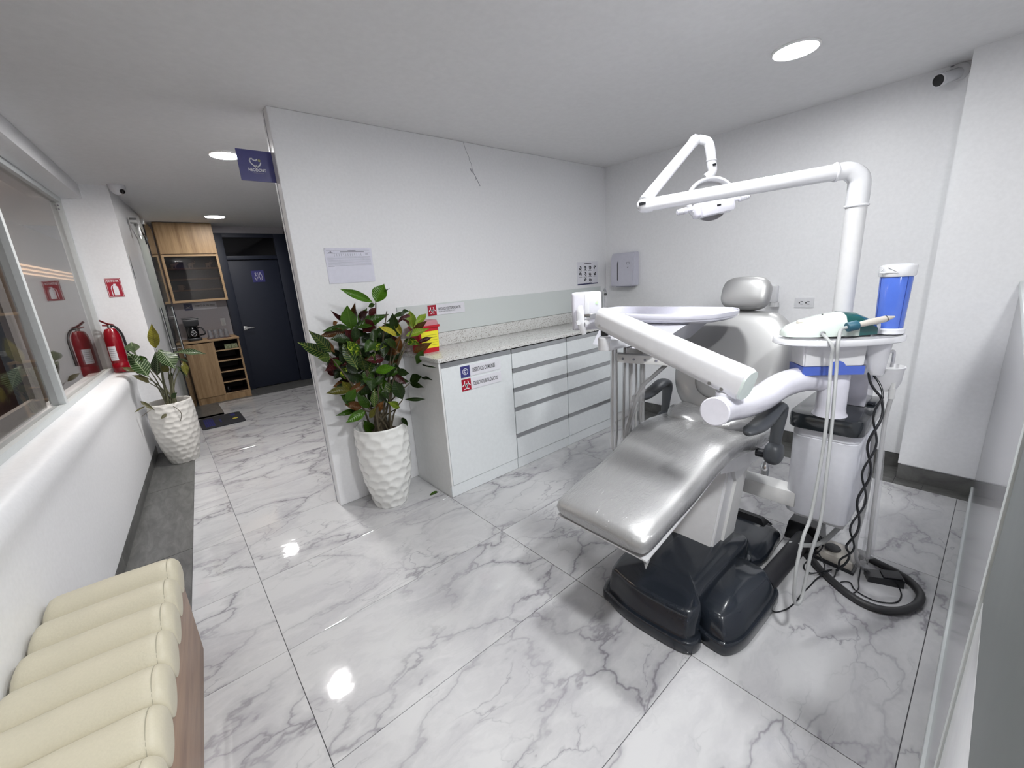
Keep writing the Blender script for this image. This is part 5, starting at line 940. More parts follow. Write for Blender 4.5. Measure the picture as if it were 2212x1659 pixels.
# cushions (lofted along x)
def cushion(st, name, m, ex=4.2, nseg=36):
    rs = []
    for x, zt, hw, th_, sl in st:
        ring = []
        for a in range(nseg):
            t = 2*PI*a/nseg; c_, s_ = math.cos(t), math.sin(t); e = 2/ex
            yy = math.copysign(abs(c_)**e, c_)*hw; zz = math.copysign(abs(s_)**e, s_)*th_/2
            crown = 0.008*(1-(yy/hw)**2) if s_ > 0 else 0
            ring.append((x-zz*sl, YC+yy, zt-th_/2+zz+crown))
        rs.append(ring)
    return MB().rings(rs).build(name, m, dc, angle=70)
cushion([(1.098, 0.553, 0.12, 0.010, 0.4), (1.096, 0.566, 0.18, 0.036, 0.4), (1.106, 0.580, 0.202, 0.060, 0.4), (1.13, 0.595, 0.213, 0.074, 0.4), (1.17, 0.607, 0.217, 0.078, 0.35), (1.26, 0.628, 0.218, 0.080, 0.28), (1.36, 0.645, 0.219, 0.082, 0.22), (1.44, 0.662, 0.220, 0.084, 0.28),
         (1.54, 0.692, 0.222, 0.086, 0.3), (1.63, 0.722, 0.226, 0.088, 0.3), (1.70, 0.742, 0.232, 0.09, 0.2), (1.77, 0.752, 0.240, 0.092, 0.08), (1.86, 0.750, 0.25, 0.095, -0.05), (1.94, 0.738, 0.256, 0.095, -0.1), (2.04, 0.728, 0.258, 0.095, -0.05), (2.12, 0.724, 0.255, 0.092, 0), (2.18, 0.722, 0.24, 0.085, 0), (2.21, 0.712, 0.20, 0.05, 0)], 'seat_cushion', 'silver_wrap')
# saddle bulges at the hip end of the seat
MB().ellipsoid((2.05, YC+0.10, 0.725), ((1, 0.1, -0.1), (0, 1, 0.15), (0, 0, 1)), (0.16, 0.115, 0.060), 2.4, 28, 16).ellipsoid((2.05, YC-0.10, 0.725), ((1, -0.1, -0.1), (0, 1, -0.15), (0, 0, 1)), (0.16, 0.115, 0.055), 2.4, 28, 16).build('hip_cushion', 'silver_wrap', dc)
# plastic edge of the wrap and under-plate
st = MB(); pts = [(1.115, 0.512), (1.20, 0.530), (1.36, 0.566), (1.50, 0.600), (1.62, 0.636), (1.72, 0.655)]
st.rings([[(x, YC-0.212, z), (x, YC+0.212, z), (x, YC+0.212, z-0.006), (x, YC-0.212, z-0.006)] for x, z in pts]); st.build('under_plate', 'plastic', dc)
MB().rings([[(1.72, YC-0.20, 0.655), (1.72, YC+0.20, 0.655), (1.74, YC+0.19, 0.60), (1.74, YC-0.19, 0.60)], [(1.90, YC-0.225, 0.660), (1.90, YC+0.225, 0.660), (1.90, YC+0.2, 0.56), (1.90, YC-0.2, 0.56)], [(2.24, YC-0.225, 0.640), (2.24, YC+0.225, 0.640), (2.24, YC+0.2, 0.52), (2.24, YC-0.2, 0.52)]]).build('seat_pan', 'plastic_matt', dc, angle=20)
# loose film hanging at the foot corner and seat side
fm = MB(); fm.rings([[(1.125, 0.70, 0.515), (1.135, 0.69, 0.515), (1.16, 0.685, 0.52), (1.15, 0.70, 0.512)], [(1.118, 0.683, 0.492), (1.124, 0.680, 0.494), (1.15, 0.677, 0.505), (1.14, 0.682, 0.50)], [(1.115, 0.676, 0.478), (1.117, 0.675, 0.478), (1.12, 0.673, 0.485), (1.117, 0.675, 0.483)]]); fm.build('film_tail', 'sleeve', dc)
rnd = random.Random(9); fm = MB(); rs = []
for i in range(15):
    x = 1.56+0.045*i; zt = 0.70+0.02*math.sin(i*0.7); rs.append([(x+rnd.uniform(-.006, .006), YC-0.262+rnd.uniform(-0.008, 0.006), zt-0.01*j*1.7-0.0) for j in range(7)]+[(x+rnd.uniform(-.006, .006), YC-0.266+rnd.uniform(-0.008, 0.006), zt-0.01*j*1.7) for j in range(6, -1, -1)])
fm.bm.free()
# backrest
Vb = Vector((0.447, 0, 0.894)); Ub = Vector((0, 1, 0)); Nb = Vector((-0.894, 0, 0.447)); Cb = Vector((2.215, YC, 0.985))
half = [(-0.300, 0.0), (-0.295, 0.075), (-0.265, 0.155), (-0.205, 0.218), (-0.13, 0.258), (-0.04, 0.276), (0.05, 0.280), (0.12, 0.272), (0.19, 0.253), (0.245, 0.222), (0.282, 0.175), (0.296, 0.10), (0.299, 0.0)]
outl = catmull2([(w_, v_) for v_, w_ in half]+[(-w_, v_) for v_, w_ in half[-2:0:-1]], 4)
bk = MB().pillow(outl, Cb, Ub, Vb, Nb, 0.045, 0.055, steps=((0.0, 1.0), (0.4, 0.99), (0.7, 0.96), (0.84, 0.88), (0.92, 0.72), (0.97, 0.48), (1.0, 0.0))).build('backrest', 'silver', dc, angle=70)
circ = [(0.122*math.cos(2*PI*k/48), 0.105*math.sin(2*PI*k/48)) for k in range(48)]
MB().pillow(circ, Cb+Nb*0.032-Vb*0.10+Ub*0.01, Ub, Vb, Nb, 0.030, 0.0, steps=((0, 1), (0.5, 0.97), (0.8, 0.88), (0.93, 0.70), (1.0, 0.0))).build('lumbar_pad', 'silver', bk, angle=80)
sh = [(p[0]*0.93, p[1]*0.95) for p in outl]; MB().pillow(sh, Cb-Nb*0.045, Ub, Vb, Nb, 0.0, 0.045).build('back_shell', 'plastic', dc, angle=60)
MB().obox(Cb-Vb*0.27-Nb*0.02, (Ub, Vb, Nb), (0.20, 0.20, 0.06), 0.015).build('back_hinge', 'plastic_matt', dc)
Ch = Vector((2.335, YC-0.015, 1.338)); 
hd = MB().ellipsoid(Ch, (Ub, Vb*0.95+Nb*0.1, Nb), (0.116, 0.083, 0.05), 3.2, 40, 24).build('headrest', 'silver', dc, angle=80)
MB().obox(Ch-Nb*0.045-Vb*0.06, (Ub, Vb, Nb), (0.07, 0.16, 0.02), 0.004).build('headrest_bracket', 'chrome', hd)
# armrests
def armrest(y, s, dx=0, dz=0):
    a = MB().tube([(1.66+dx, y, 0.868+dz), (1.70+dx, y, 0.872+dz), (1.78+dx, y, 0.868+dz), (1.87+dx, y, 0.880+dz), (1.95+dx, y, 0.902+dz), (2.00+dx, y, 0.893+dz), (2.015+dx, y, 0.85+dz), (2.005+dx, y, 0.78+dz), (1.995+dx, y, 0.70+dz)], [0.012, 0.030, 0.036, 0.037, 0.036, 0.035, 0.030, 0.024, 0.022], 14, flat=(0.62, 1.05), ref=(0, 0, 1)).build('armrest', 'arm_grey', dc, angle=80)
    MB().ellipsoid((1.995+dx, y, 0.675+dz), ((1, 0, 0), (0, 1, 0), (0, 0, 1)), (0.048, 0.036, 0.05), 2.8, 20, 12).build('armrest_pivot', 'arm_grey', a)
    MB().cyl((1.995+dx, y-s*0.02, 0.665+dz), (1.995+dx, y+s*0.07, 0.66+dz), 0.02, seg=14).build('axle', 'black', a)
armrest(0.565, 1, -0.03, -0.012); armrest(1.195, -1, 0.15, -0.040)
# chrome foot lever
MB().ellipsoid((2.28, 0.690, 0.415), ((1, 0, 0.3), (0, 1, 0), (0, 0, 1)), (0.018, 0.022, 0.062), 2, 16, 10).build('lever', 'chrome', dc)

# ================================================================ DENTAL UNIT
du = thing('dental_unit', 'white dental unit tower with curved arm and instrument tray over the chair', 'dental unit', (2.33, 0.43, 0))
body = rrect(0.42, 0.245, 0.045, 6); slab = rrect(0.475, 0.275, 0.05, 6); BX, BY = 2.345, 0.43
def at2(pts, s=1.0, dx=0): return [(BX+dx+p[0]*s, BY+p[1]*s) for p in pts]
tw = stack([(at2(body, 0.98), 0.312), (at2(body), 0.318), (at2(body), 0.705), (at2(body, 0.988), 0.707), (at2(body, 0.988), 0.710), (at2(body), 0.712), (at2(body), 0.755)]).build('tower', simple('tower_white', (0.70, 0.71, 0.755), 0.3), du, angle=40)
stack([(at2(slab, 0.985), 0.752), (at2(slab), 0.757), (at2(slab), 0.808), (at2(slab, 0.985), 0.820), (at2(slab, 0.90), 0.824)]).build('tower_lid', simple('dark_lid', (0.022, 0.026, 0.030), 0.12, coat=0.3), du, angle=50)
MB().obox((2.46, 0.36, 0.832), ((1, 0, 0), (0, 1, 0), (0, 0, 1)), (0.13, 0.11, 0.012), 0.005).build('lid_recess', 'base_black', du)
MB().box(2.25, 2.52, 0.33, 0.53, 0.24, 0.313, 0.004).build('tower_foot', 'plastic_matt', du)
PX, PY = 2.165, 0.425
MB().lathe([(0.066, 0.822), (0.064, 0.830), (0.058, 0.836), (0.056, 0.86), (0.056, 1.03), (0.05, 1.045)], (PX, PY, 0), 40).build('post', 'plastic_lilac', du, angle=50)
MB().prism([(2.35, 0.335), (2.50, 0.335), (2.50, 0.43), (2.35, 0.43)], 0.823, 1.02, 0.012).build('water_bottle_housing', 'plastic_lilac', du)
# curved arm
ar = MB().tube([(PX+0.0, PY+0.0, 0.975), (PX-0.03, PY+0.04, 0.985), (2.06, 0.515, 0.992), (1.93, 0.555, 0.985), (1.75, 0.567, 0.972), (1.58, 0.573, 0.985), (1.46, 0.575, 1.005), (1.35, 0.57, 1.022)], [0.05, 0.053, 0.054, 0.054, 0.052, 0.050, 0.049, 0.049], 28).build('curved_arm', 'plastic_lilac', du, angle=50)
ax = Vector((-0.99, -0.05, 0.14)).normalized(); MB().lathe([(0.049, 0), (0.049, 0.006), (0.045, 0.009)], (1.349, 0.57, 1.022), 28, ax).build('end_cap', 'plastic_lilac', ar)
MB().lathe([(0.028, 0), (0.028, 0.022), (0.022, 0.024)], (1.415, 0.572, 1.052), 24).build('pivot_collar', 'plastic', du); MB().cyl((1.418, 0.572, 1.06), (1.418, 0.572, 1.11), 0.015, seg=18).build('pivot_pin', 'chrome', du)
# spring arm: rounded bar from the pivot to the tray head
A0 = Vector((1.425, 0.505, 1.105)); A1 = Vector((1.490, 1.150, 1.304)); dA = (A1-A0).normalized(); sA = dA.cross(Vector((0, 0, 1))).normalized(); uA = sA.cross(dA)
sec = rrect(0.090, 0.112, 0.036, 6)
def secring(p, s): return [p+sA*q[0]*s+uA*q[1]*s for q in sec]
L_ = (A1-A0).length
sp_ = MB().rings([secring(A0+dA*0.004, 0.93), secring(A0+dA*0.008, 1.0), secring(A0+dA*(L_-0.03), 0.90), secring(A0+dA*(L_-0.010), 0.84), secring(A0+dA*L_, 0.7)]).build('spring_arm', 'plastic', du, angle=50)
MB().rings([secring(A0-dA*0.004, 0.90), secring(A0+dA*0.004, 0.93)]).build('end_cap', simple('cap_mint', (0.66, 0.74, 0.71), 0.3), sp_)
b = MB()
for d_ in (0.055, 0.10): b.cyl(A0+dA*d_-sA*0.036-uA*0.036, A0+dA*d_-sA*0.0455-uA*0.032, 0.006, seg=12)
b.cyl(A1-dA*0.04-sA*0.034-uA*0.02, A1-dA*0.04-sA*0.042-uA*0.02, 0.005, seg=12); b.build('screw', 'steel', sp_)
MB().cyl((1.478, 1.118, 1.225), (1.478, 1.118, 1.29), 0.017, seg=18).build('tray_pivot', 'black', du)
br = MB(); br.lathe([(0.027, 0), (0.029, 0.004), (0.029, 0.055), (0.024, 0.06)], (1.478, 1.118, 1.160), 26); br.obox((1.58, 1.105, 1.180), ((1, -0.08, 0), (0, 1, 0), (0, 0, 1)), (0.22, 0.06, 0.045), 0.012); br.build('tray_bracket', 'plastic', du)
# delivery tray
back = [(2.17, 1.50), (2.19, 1.20), (2.20, 0.93)]; tray = catmull2([(1.95, 1.55), (2.12, 1.555), (2.18, 1.50), (2.195, 1.25), (2.205, 0.92), (2.18, 0.85), (2.10, 0.805), (2.00, 0.812), (1.90, 0.835), (1.84, 0.90), (1.815, 1.0), (1.805, 1.15), (1.81, 1.35), (1.85, 1.50)], 5)
tr = stack([(scaled(tray, 0.70, 0.74), 1.232), (scaled(tray, 0.90, 0.92), 1.240), (scaled(tray, 0.97, 0.975), 1.251), (scaled(tray, 0.975, 0.98), 1.259), (scaled(tray, 0.99, 0.993), 1.2595), (tray, 1.264), (tray, 1.279), (scaled(tray, 0.99, 0.992), 1.283), (scaled(tray, 0.965, 0.975), 1.282), (scaled(tray, 0.955, 0.968), 1.275), (scaled(tray, 0.94, 0.955), 1.246), (scaled(tray, 0.90, 0.93), 1.2425), (scaled(tray, 0.2, 0.2), 1.242)]).build('instrument_tray', simple('tray_lilac', (0.68, 0.68, 0.76), 0.14, coat=0.4), du, angle=28)
MB().rings([[(1.62, 0.99, 1.15), (2.0, 0.99, 1.15), (2.0, 1.30, 1.15), (1.62, 1.30, 1.15)], [(1.84, 0.93, 1.236), (2.10, 0.93, 1.236), (2.10, 1.40, 1.236), (1.84, 1.40, 1.236)]]).build('control_box', simple('control_box_shaded_grey', (0.42, 0.42, 0.46), 0.4), du, angle=20)  # grey colour carries the shade beneath the tray
hb = MB(); dH = Vector((0.64, -0.75, -0.10)).normalized(); hb.obox((1.76, 1.09, 1.072), (dH, (0.75, 0.64, 0), (0, 0, 1)), (0.27, 0.05, 0.045), 0.010)
hold = hb.build('handpiece_holder', 'offwhite', du)
for k in range(5):
    c = Vector((1.76, 1.09, 1.072))+dH*(-0.11+0.052*k)-Vector((0.75, 0.64, 0)).normalized()*0.026; MB().cyl(c, c-Vector((0.75, 0.64, 0)).normalized()*0.003, 0.006, seg=10).build('holder_socket', 'print_grey', hold)
MB().obox((1.855, 0.985, 1.055), (dH, (0.75, 0.64, 0), (0, 0, 1)), (0.10, 0.06, 0.03), 0.010).build('holder_tip', 'offwhite', hold)
MB().box(1.76, 1.82, 1.10, 1.20, 1.09, 1.16, 0.006).build('holder_neck', 'offwhite', du)
# hand console with grip
er = Vector((0.76, -0.65, 0)).normalized(); en = Vector((-0.65, -0.76, 0)); cpn = Vector((1.515, 1.247, 1.326))
cb = MB(); cb.obox(cpn, (er, (0, 0, 1), en), (0.136, 0.175, 0.030), 0.014, 3); cons = cb.build('console_panel', 'plastic_lilac', du)
MB().obox(cpn+er*0.0+en*0.0155+Vector((0, 0, 0.01)), (er, (0, 0, 1), en), (0.020, 0.14, 0.003), 0.001).build('raised_strip', 'plastic', cons)
MB().cyl(cpn+er*0.045+en*0.014+Vector((0, 0, 0.038)), cpn+er*0.045+en*0.018+Vector((0, 0, 0.038)), 0.006, seg=14).build('indicator', 'led_green', cons)
MB().tube([cpn-er*0.035+en*0.05+Vector((0, 0, 0.03)), cpn-er*0.038+en*0.055+Vector((0, 0, 0.0)), cpn-er*0.035+en*0.055+Vector((0, 0, -0.05)), cpn-er*0.022+en*0.05+Vector((0, 0, -0.10))], [0.008, 0.015, 0.016, 0.009], 12, flat=(0.6, 1.1)).build('grip_handle', 'plastic', cons)
for d_ in (-0.05, -0.012): MB().cyl(cpn+er*d_+en*0.05+Vector((0, 0, -0.045)), cpn+er*d_+en*0.075+Vector((0, 0, -0.045)), 0.009, seg=14).build('knob', 'plastic', cons)
MB().obox(cpn+er*0.02+en*0.03+Vector((0, 0, -0.022)), (er, (0, 0, 1), en), (0.10, 0.022, 0.01), 0.002).build('chrome_bar', 'chrome', cons)
# instrument hoses hanging from the holder, each a loop of grey tube in a clear sleeve
def hang(x, y, z0, z1, dx, dy, r=0.0055):
    return [(x, y, z0), (x-0.004, y-0.002, z0-0.12), (x-0.012, y-0.004, (z0+z1)/2), (x-0.012, y-0.004, z1+0.06), (x+dx*0.3, y+dy*0.3, z1+0.008), (x+dx*0.7, y+dy*0.7, z1+0.012), (x+dx, y+dy, z1+0.08), (x+dx, y+dy, (z0+z1)/2), (x+dx*0.95, y+dy, z0)]
for k, (x, y, z0, z1, dx, dy) in enumerate(((1.645, 1.195, 1.15, 0.58, 0.10, 0.05), (1.70, 1.165, 1.15, 0.60, 0.12, 0.05), (1.735, 1.150, 1.10, 0.62, 0.12, 0.05), (1.775, 1.120, 1.08, 0.64, 0.12, 0.06))):
    pts = hang(x, y, z0, z1, dx, dy); h_ = MB().tube(pts, 0.0062, 8).build('instrument_hose', 'hose_mid' if k % 2 else 'hose_grey', du)
    MB().tube([Vector(p)+Vector((0.002, -0.004, -0.02)) for p in pts[:4]], [0.012, 0.017, 0.015, 0.02], 10).build('clear_sleeve', 'sleeve', h_)
h_ = MB().tube([(1.84, 1.01, 1.05), (1.80, 1.06, 0.99), (1.76, 1.11, 0.92), (1.71, 1.13, 0.80), (1.67, 1.14, 0.68), (1.66, 1.15, 0.58)], [0.010, 0.010, 0.009, 0.008, 0.008, 0.008], 10).build('suction_hose', 'hose_mid', du)
MB().tube([(1.78, 1.075, 0.97), (1.73, 1.115, 0.88), (1.68, 1.125, 0.76), (1.64, 1.13, 0.66)], [0.016, 0.02, 0.018, 0.02], 10).build('clear_sleeve', 'sleeve', h_)
# cuspidor bowl and suction side
MB().lathe([(0.02, 0.885), (0.05, 0.89), (0.064, 0.93), (0.068, 0.985), (0.072, 0.998), (0.066, 1.0), (0.058, 0.96), (0.02, 0.93)], (2.475, 0.305, 0), 32).build('cuspidor_bowl', 'plastic_matt', du)
MB().tube([(2.50, 0.285, 0.99), (2.50, 0.285, 1.05), (2.495, 0.29, 1.065), (2.48, 0.30, 1.06)], 0.007, 10).build('cup_filler', 'chrome', du)
MB().cyl((2.43, 0.262, 0.86), (2.43, 0.262, 0.905), 0.012, seg=12).cyl((2.43, 0.262, 0.905), (2.43, 0.262, 0.935), 0.009, seg=12).build('suction_tip_holder', 'offwhite', du)
h_ = MB().tube([(2.43, 0.262, 0.86), (2.425, 0.268, 0.76), (2.40, 0.262, 0.62), (2.37, 0.252, 0.45), (2.35, 0.245, 0.28), (2.355, 0.24, 0.08), (2.38, 0.26, 0.03)], 0.009, 10).build('suction_hose', 'hose_grey', du)
MB().tube([(2.40, 0.262, 0.62), (2.372, 0.252, 0.45), (2.352, 0.245, 0.28), (2.355, 0.24, 0.09)], [0.014, 0.018, 0.02, 0.024], 10).build('clear_sleeve', 'sleeve', h_)
h_ = MB().tube([(2.30, 0.285, 0.72), (2.32, 0.275, 0.5), (2.30, 0.275, 0.34), (2.27, 0.28, 0.20), (2.28, 0.27, 0.10), (2.33, 0.25, 0.03), (2.36, 0.23, 0.012)], [0.008]*7, 10).build('suction_hose', 'hose_mid', du)
MB().tube([(2.30, 0.275, 0.34), (2.27, 0.275, 0.20), (2.28, 0.265, 0.10), (2.34, 0.24, 0.04)], [0.02, 0.028, 0.033, 0.022], 10).build('clear_sleeve', 'sleeve', h_)
h_ = MB().tube([(2.27, 0.32, 0.30), (2.25, 0.40, 0.14), (2.24, 0.47, 0.09), (2.22, 0.53, 0.085)], 0.011, 10).build('water_hose', 'hose_light', du)

# ---------------------------------------------------------------- operating lamp
ol = thing('operating_lamp', 'white dental lamp on tall bent pole reaching over the chair', 'lamp', (2.38, 0.465, 0.824))
pole = MB().tube([(2.355, 0.465, 0.822), (2.355, 0.465, 1.70)], 0.037, 28, smooth=False).build('pole', 'plastic_matt', ol)
dE = (Vector((1.857, 1.168, 1.786))-Vector((2.345, 0.50, 1.840))).normalized()
E0 = Vector((2.355, 0.465, 1.70)); E1 = Vector((2.355, 0.465, 1.845))
el = [E0, E0+Vector((0, 0, 0.07)), E1+Vector((0, 0, -0.035))+dE*0.008, E1+dE*0.045+Vector((0, 0, -0.004)), E1+dE*0.09]
MB().tube(el, [0.040, 0.040, 0.039, 0.036, 0.034], 26).build('elbow', 'plastic', ol)
for c_, a_, r_ in ((Vector((2.355, 0.465, 1.692)), (0, 0, 1), 0.043), (E1+dE*0.088, dE, 0.0375)): MB().lathe([(r_-0.006, 0), (r_, 0.002), (r_+0.0015, 0.006), (r_, 0.010), (r_-0.006, 0.012)], c_, 28, a_, cap0=False, cap1=False).build('collar', 'plastic', ol)
AE = Vector((1.857, 1.168, 1.786))
ha = MB().tube([E1+dE*0.09, AE-dE*0.03], [0.033, 0.029], 26, smooth=False).build('horizontal_arm', 'plastic', ol)
MB().tube([AE-dE*0.035, AE-dE*0.005, AE+dE*0.022, AE+dE*0.035], [0.0325, 0.034, 0.028, 0.012], 22).build('joint_cap', 'plastic', ha)
MB().obox(AE+dE*0.005+Vector((-0.022, -0.012, 0.004)), (dE, Vector((-0.75, -0.2, 0.1)), (0, 0, 1)), (0.030, 0.024, 0.012)).build('slot', 'black', ha)
AP = Vector((2.190, 1.104, 2.092)); dU = (AP-AE).normalized()
ua = MB().tube([AE+Vector((0, 0, 0.02)), AP-dU*0.02], [0.027, 0.024], 22, smooth=False, flat=(1.0, 0.85)).build('upper_arm', 'plastic', ol)
MB().tube([AP-dU*0.025, AP, AP+dU*0.012], [0.026, 0.027, 0.018], 20).obox(AP+dU*0.008, (dU, (1, 0, 0), (0, 0, 1)), (0.03, 0.05, 0.03), 0.006).build('joint_cap', 'plastic', ua)
HC = Vector((2.245, 1.040, 1.824)); eR = Vector((0.78, -0.60, 0.15)).normalized(); eU = Vector((0.12, 0.10, 0.985)); eU = (eU-eR*eU.dot(eR)).normalized(); eN = eR.cross(eU).normalized()  # eN points back to the viewer side
nk = [AP+Vector((0.012, -0.012, 0.004)), AP+Vector((0.045, -0.042, -0.012)), AP+Vector((0.055, -0.054, -0.055)), AP+Vector((0.062, -0.060, -0.11)), AP+Vector((0.066, -0.064, -0.15)), HC+eU*0.098-eR*0.006]
MB().tube(nk, [0.020, 0.022, 0.023, 0.022, 0.020, 0.021], 20).build('neck', 'plastic', ol)
MB().lathe([(0.024, 0), (0.0255, 0.003), (0.024, 0.007)], AP+Vector((0.060, -0.059, -0.10)), 22, (0, 0, 1), cap0=False, cap1=False).build('collar', 'plastic', ol)
MB().obox(AP+Vector((0.048, -0.081, -0.122)), (eR, eU, eN), (0.016, 0.010, 0.004)).build('slot', 'black', ol)
arc = [HC+eR*0.114*math.cos(a)+eU*(0.098*math.sin(a)-0.008) for a in [math.radians(-35+250*k/24) for k in range(25)]]
hd_ = MB().tube(arc, 0.013, 12, smooth=False, flat=(0.8, 1.7), ref=eU).build('lamp_head', 'plastic', ol)
MB().lathe([(0.104, 0.0), (0.100, 0.018), (0.07, 0.030), (0.002, 0.034)], HC-eN*0.012-eU*0.008, 40, -eN, cap0=False).build('reflector', simple('reflector_grey', (0.52, 0.52, 0.52), 0.3, 0.1), hd_)
MB().obox(HC-eU*0.055+eN*0.012, (eR, eU, eN), (0.205, 0.070, 0.060), 0.018, 3).obox(HC-eU*0.070+eN*0.032, (eR, eU, eN), (0.160, 0.048, 0.05), 0.006, 2).build('housing', 'plastic_lilac', hd_)
MB().obox(HC-eU*0.058+eN*0.0578+eR*0.006, (eR, eU, eN), (0.020, 0.008, 0.002)).build('slot', 'black', hd_)
for s in (-1, 1):
    p0 = HC+eR*s*0.100-eU*0.04+eN*0.015; hh = MB().tube([p0, p0+eR*s*0.03, p0+eR*s*0.036, p0+eR*s*0.085], [0.010, 0.010, 0.016, 0.011], 14, smooth=False).build('handle', 'plastic_lilac', hd_)
    g = MB()
    for k in range(5): g.lathe([(0.0165-0.0008*k, 0), (0.0172-0.0008*k, 0.002), (0.0165-0.0008*k, 0.004)], p0+eR*s*(0.042+0.009*k), 16, eR*s, cap0=False, cap1=False)
    g.build('grip_rib', 'plastic', hh)
MB().lathe([(0.0112, 0), (0.008, 0.004)], HC+eR*0.185-eU*0.04+eN*0.015, 14, eR).build('button', 'black', hd_)

# ---------------------------------------------------------------- accessory tray on the tower post and what stands on it
D1 = Vector((0.638, -0.770, 0)); D2 = Vector((0.770, 0.638, 0)); TC = Vector((2.135, 0.428, 1.150))
def TP(a, b, z=0.0): return TC+D1*a+D2*b+Vector((0, 0, z))
tray2 = catmull2([(-0.235, 0.0), (-0.20, -0.07), (-0.10, -0.115), (0.0, -0.122), (0.12, -0.10), (0.215, -0.055), (0.24, 0.0), (0.225, 0.07), (0.12, 0.11), (0.0, 0.12), (-0.13, 0.105), (-0.215, 0.06)], 5)
def lev(pts, s, z): return [TP(p[0]*s, p[1]*s, z) for p in pts]
at_ = thing('accessory_tray', 'oval white accessory tray with tissue box below it on the unit post', 'tray', TC-Vector((0, 0, 0.15)))
MB().rings([lev(tray2, 0.97, 0), lev(tray2, 1.0, 0.004), lev(tray2, 1.0, 0.022), lev(tray2, 0.985, 0.026), lev(tray2, 0.95, 0.022), lev(tray2, 0.3, 0.021)]).build('tray', 'plastic', at_, angle=45)
bx = MB(); bx.rings([[TP(a*s_, b*s_, z) for a, b in ((-0.145, -0.06), (0.085, -0.06), (0.085, 0.055), (-0.145, 0.055))] for z, s_ in ((-0.095, 0.975), (-0.001, 1.0))]); bmesh.ops.bevel(bx.bm, geom=[e for e in bx.bm.edges], offset=0.006, segments=2, affect='EDGES'); tb_ = bx.build('tissue_box', 'plastic_matt', at_)
bb = MB(); bb.rings([[TP(a*s_, b*s_, z) for a, b in ((-0.148, -0.063), (0.088, -0.063), (0.088, 0.058), (-0.148, 0.058))] for z, s_ in ((-0.128, 0.96), (-0.092, 0.975))]); bb.build('blue_base', 'blue', tb_)
fq = Face(TP(-0.145, -0.0605, -0.094), D1, (0, 0, 1)); g = MB(); fq.shape([(0.128+0.030*math.cos(a), 0.026*math.sin(a)) for a in [PI*k/12 for k in range(13)]], 0.0, 0.003, g); g.build('thumb_notch', 'blue', tb_)
MB().lathe([(0.03, -0.105), (0.03, -0.084)], TC, 20).build('mount', 'plastic_matt', at_)
# clear cup holder below the right end
ch = thing('cup_holder', 'translucent cup holder hanging under right end of accessory tray', 'cup holder', TP(0.165, 0.0, -0.12)); MB().lathe([(0.036, -0.135), (0.047, -0.02), (0.049, -0.004), (0.045, -0.004), (0.042, -0.03), (0.032, -0.130)], TP(0.140, -0.02, 0), 28).build('cup', 'cup_clear', ch)
# blue bottle / cup dispenser
bt = thing('cup_dispenser', 'tall blue cylinder with white lid standing on the accessory tray', 'dispenser', TP(0.170, 0.03, 0.026)); BC = TP(0.196, 0.020, 0)
MB().lathe([(0.050, 0.0265), (0.053, 0.030), (0.053, 0.046), (0.047, 0.050)], BC, 36).build('base_ring', 'plastic', bt)
MB().lathe([(0.0455, 0.048), (0.0515, 0.255), (0.050, 0.258)], BC, 40).build('tube', simple('blue_translucent', (0.075, 0.15, 0.56), 0.12, coat=0.3), bt)
MB().lathe([(0.055, 0.254), (0.0575, 0.258), (0.059, 0.290), (0.057, 0.296), (0.04, 0.302), (0.002, 0.304)], BC, 40).build('lid', 'plastic', bt)
MB().tube([BC-D1*0.056+Vector((0, 0, 0.288))-D2*0.012, BC-D1*0.070+Vector((0, 0, 0.272))-D2*0.012, BC-D1*0.030+Vector((0, 0, 0.270))-D2*0.052, BC-D1*0.052+Vector((0, 0, 0.290))-D2*0.03], 0.0025, 6, smooth=False).build('wire_clip', 'plastic', bt)
b = MB()
for a in (0.6, 2.2, 4.0): b.tube([BC+Vector((0.0458*math.cos(a), 0.0458*math.sin(a), 0.05)), BC+Vector((0.0518*math.cos(a), 0.0518*math.sin(a), 0.254))], 0.0012, 5, smooth=False)
b.build('tube_seam', simple('blue_seam', (0.03, 0.06, 0.28), 0.3), bt)
MB().obox(BC-D1*0.057-D2*0.028+Vector((0, 0, 0.05)), (D1, D2, (0, 0, 1)), (0.016, 0.016, 0.045), 0.005).ellipsoid(BC-D1*0.062-D2*0.03+Vector((0, 0, 0.075)), (D1, D2, (0, 0, 1)), (0.013, 0.008, 0.008), 2, 12, 8).build('tap', simple('grey_tap', (0.4, 0.41, 0.44), 0.4), bt)
# ultrasonic scaler
us = thing('ultrasonic_scaler', 'mint white ultrasonic scaler with teal rear lying on the accessory tray', 'scaler', TP(-0.05, 0, 0.026))
pr = [(-0.222, 0.010), (-0.218, 0.026), (-0.19, 0.046), (-0.14, 0.064), (-0.07, 0.082), (0.0, 0.092), (0.05, 0.088), (0.10, 0.066), (0.13, 0.040)]
rs = []
for a, h_ in pr:
    wdt = 0.070*min(1, 0.35+((a+0.222)/0.07)**0.5*0.65) if a < -0.15 else 0.070*(1-0.25*max(0, a-0.05)/0.08)
    rs.append([TP(a*0.92-0.005, q[0]*wdt/0.07, 0.034+q[1]*h_) for q in [(-0.070, 0), (-0.070, 0.55), (-0.055, 0.86), (-0.03, 0.98), (0, 1.0), (0.03, 0.98), (0.055, 0.86), (0.070, 0.55), (0.070, 0)]])
bd = MB().rings(rs[:7]).build('body', 'mint', us, angle=50)
MB().rings([[p+Vector((0, 0, 0.0008)) for p in r] for r in rs[5:]]).build('rear_cover', 'teal', us, angle=50)
MB().rings([[TP(a, b_, z) for a, b_ in ((-0.195, -0.03), (0.09, -0.055), (0.09, 0.055), (-0.195, 0.03))] for z in (0.0265, 0.036)]).build('underside', 'black', us)
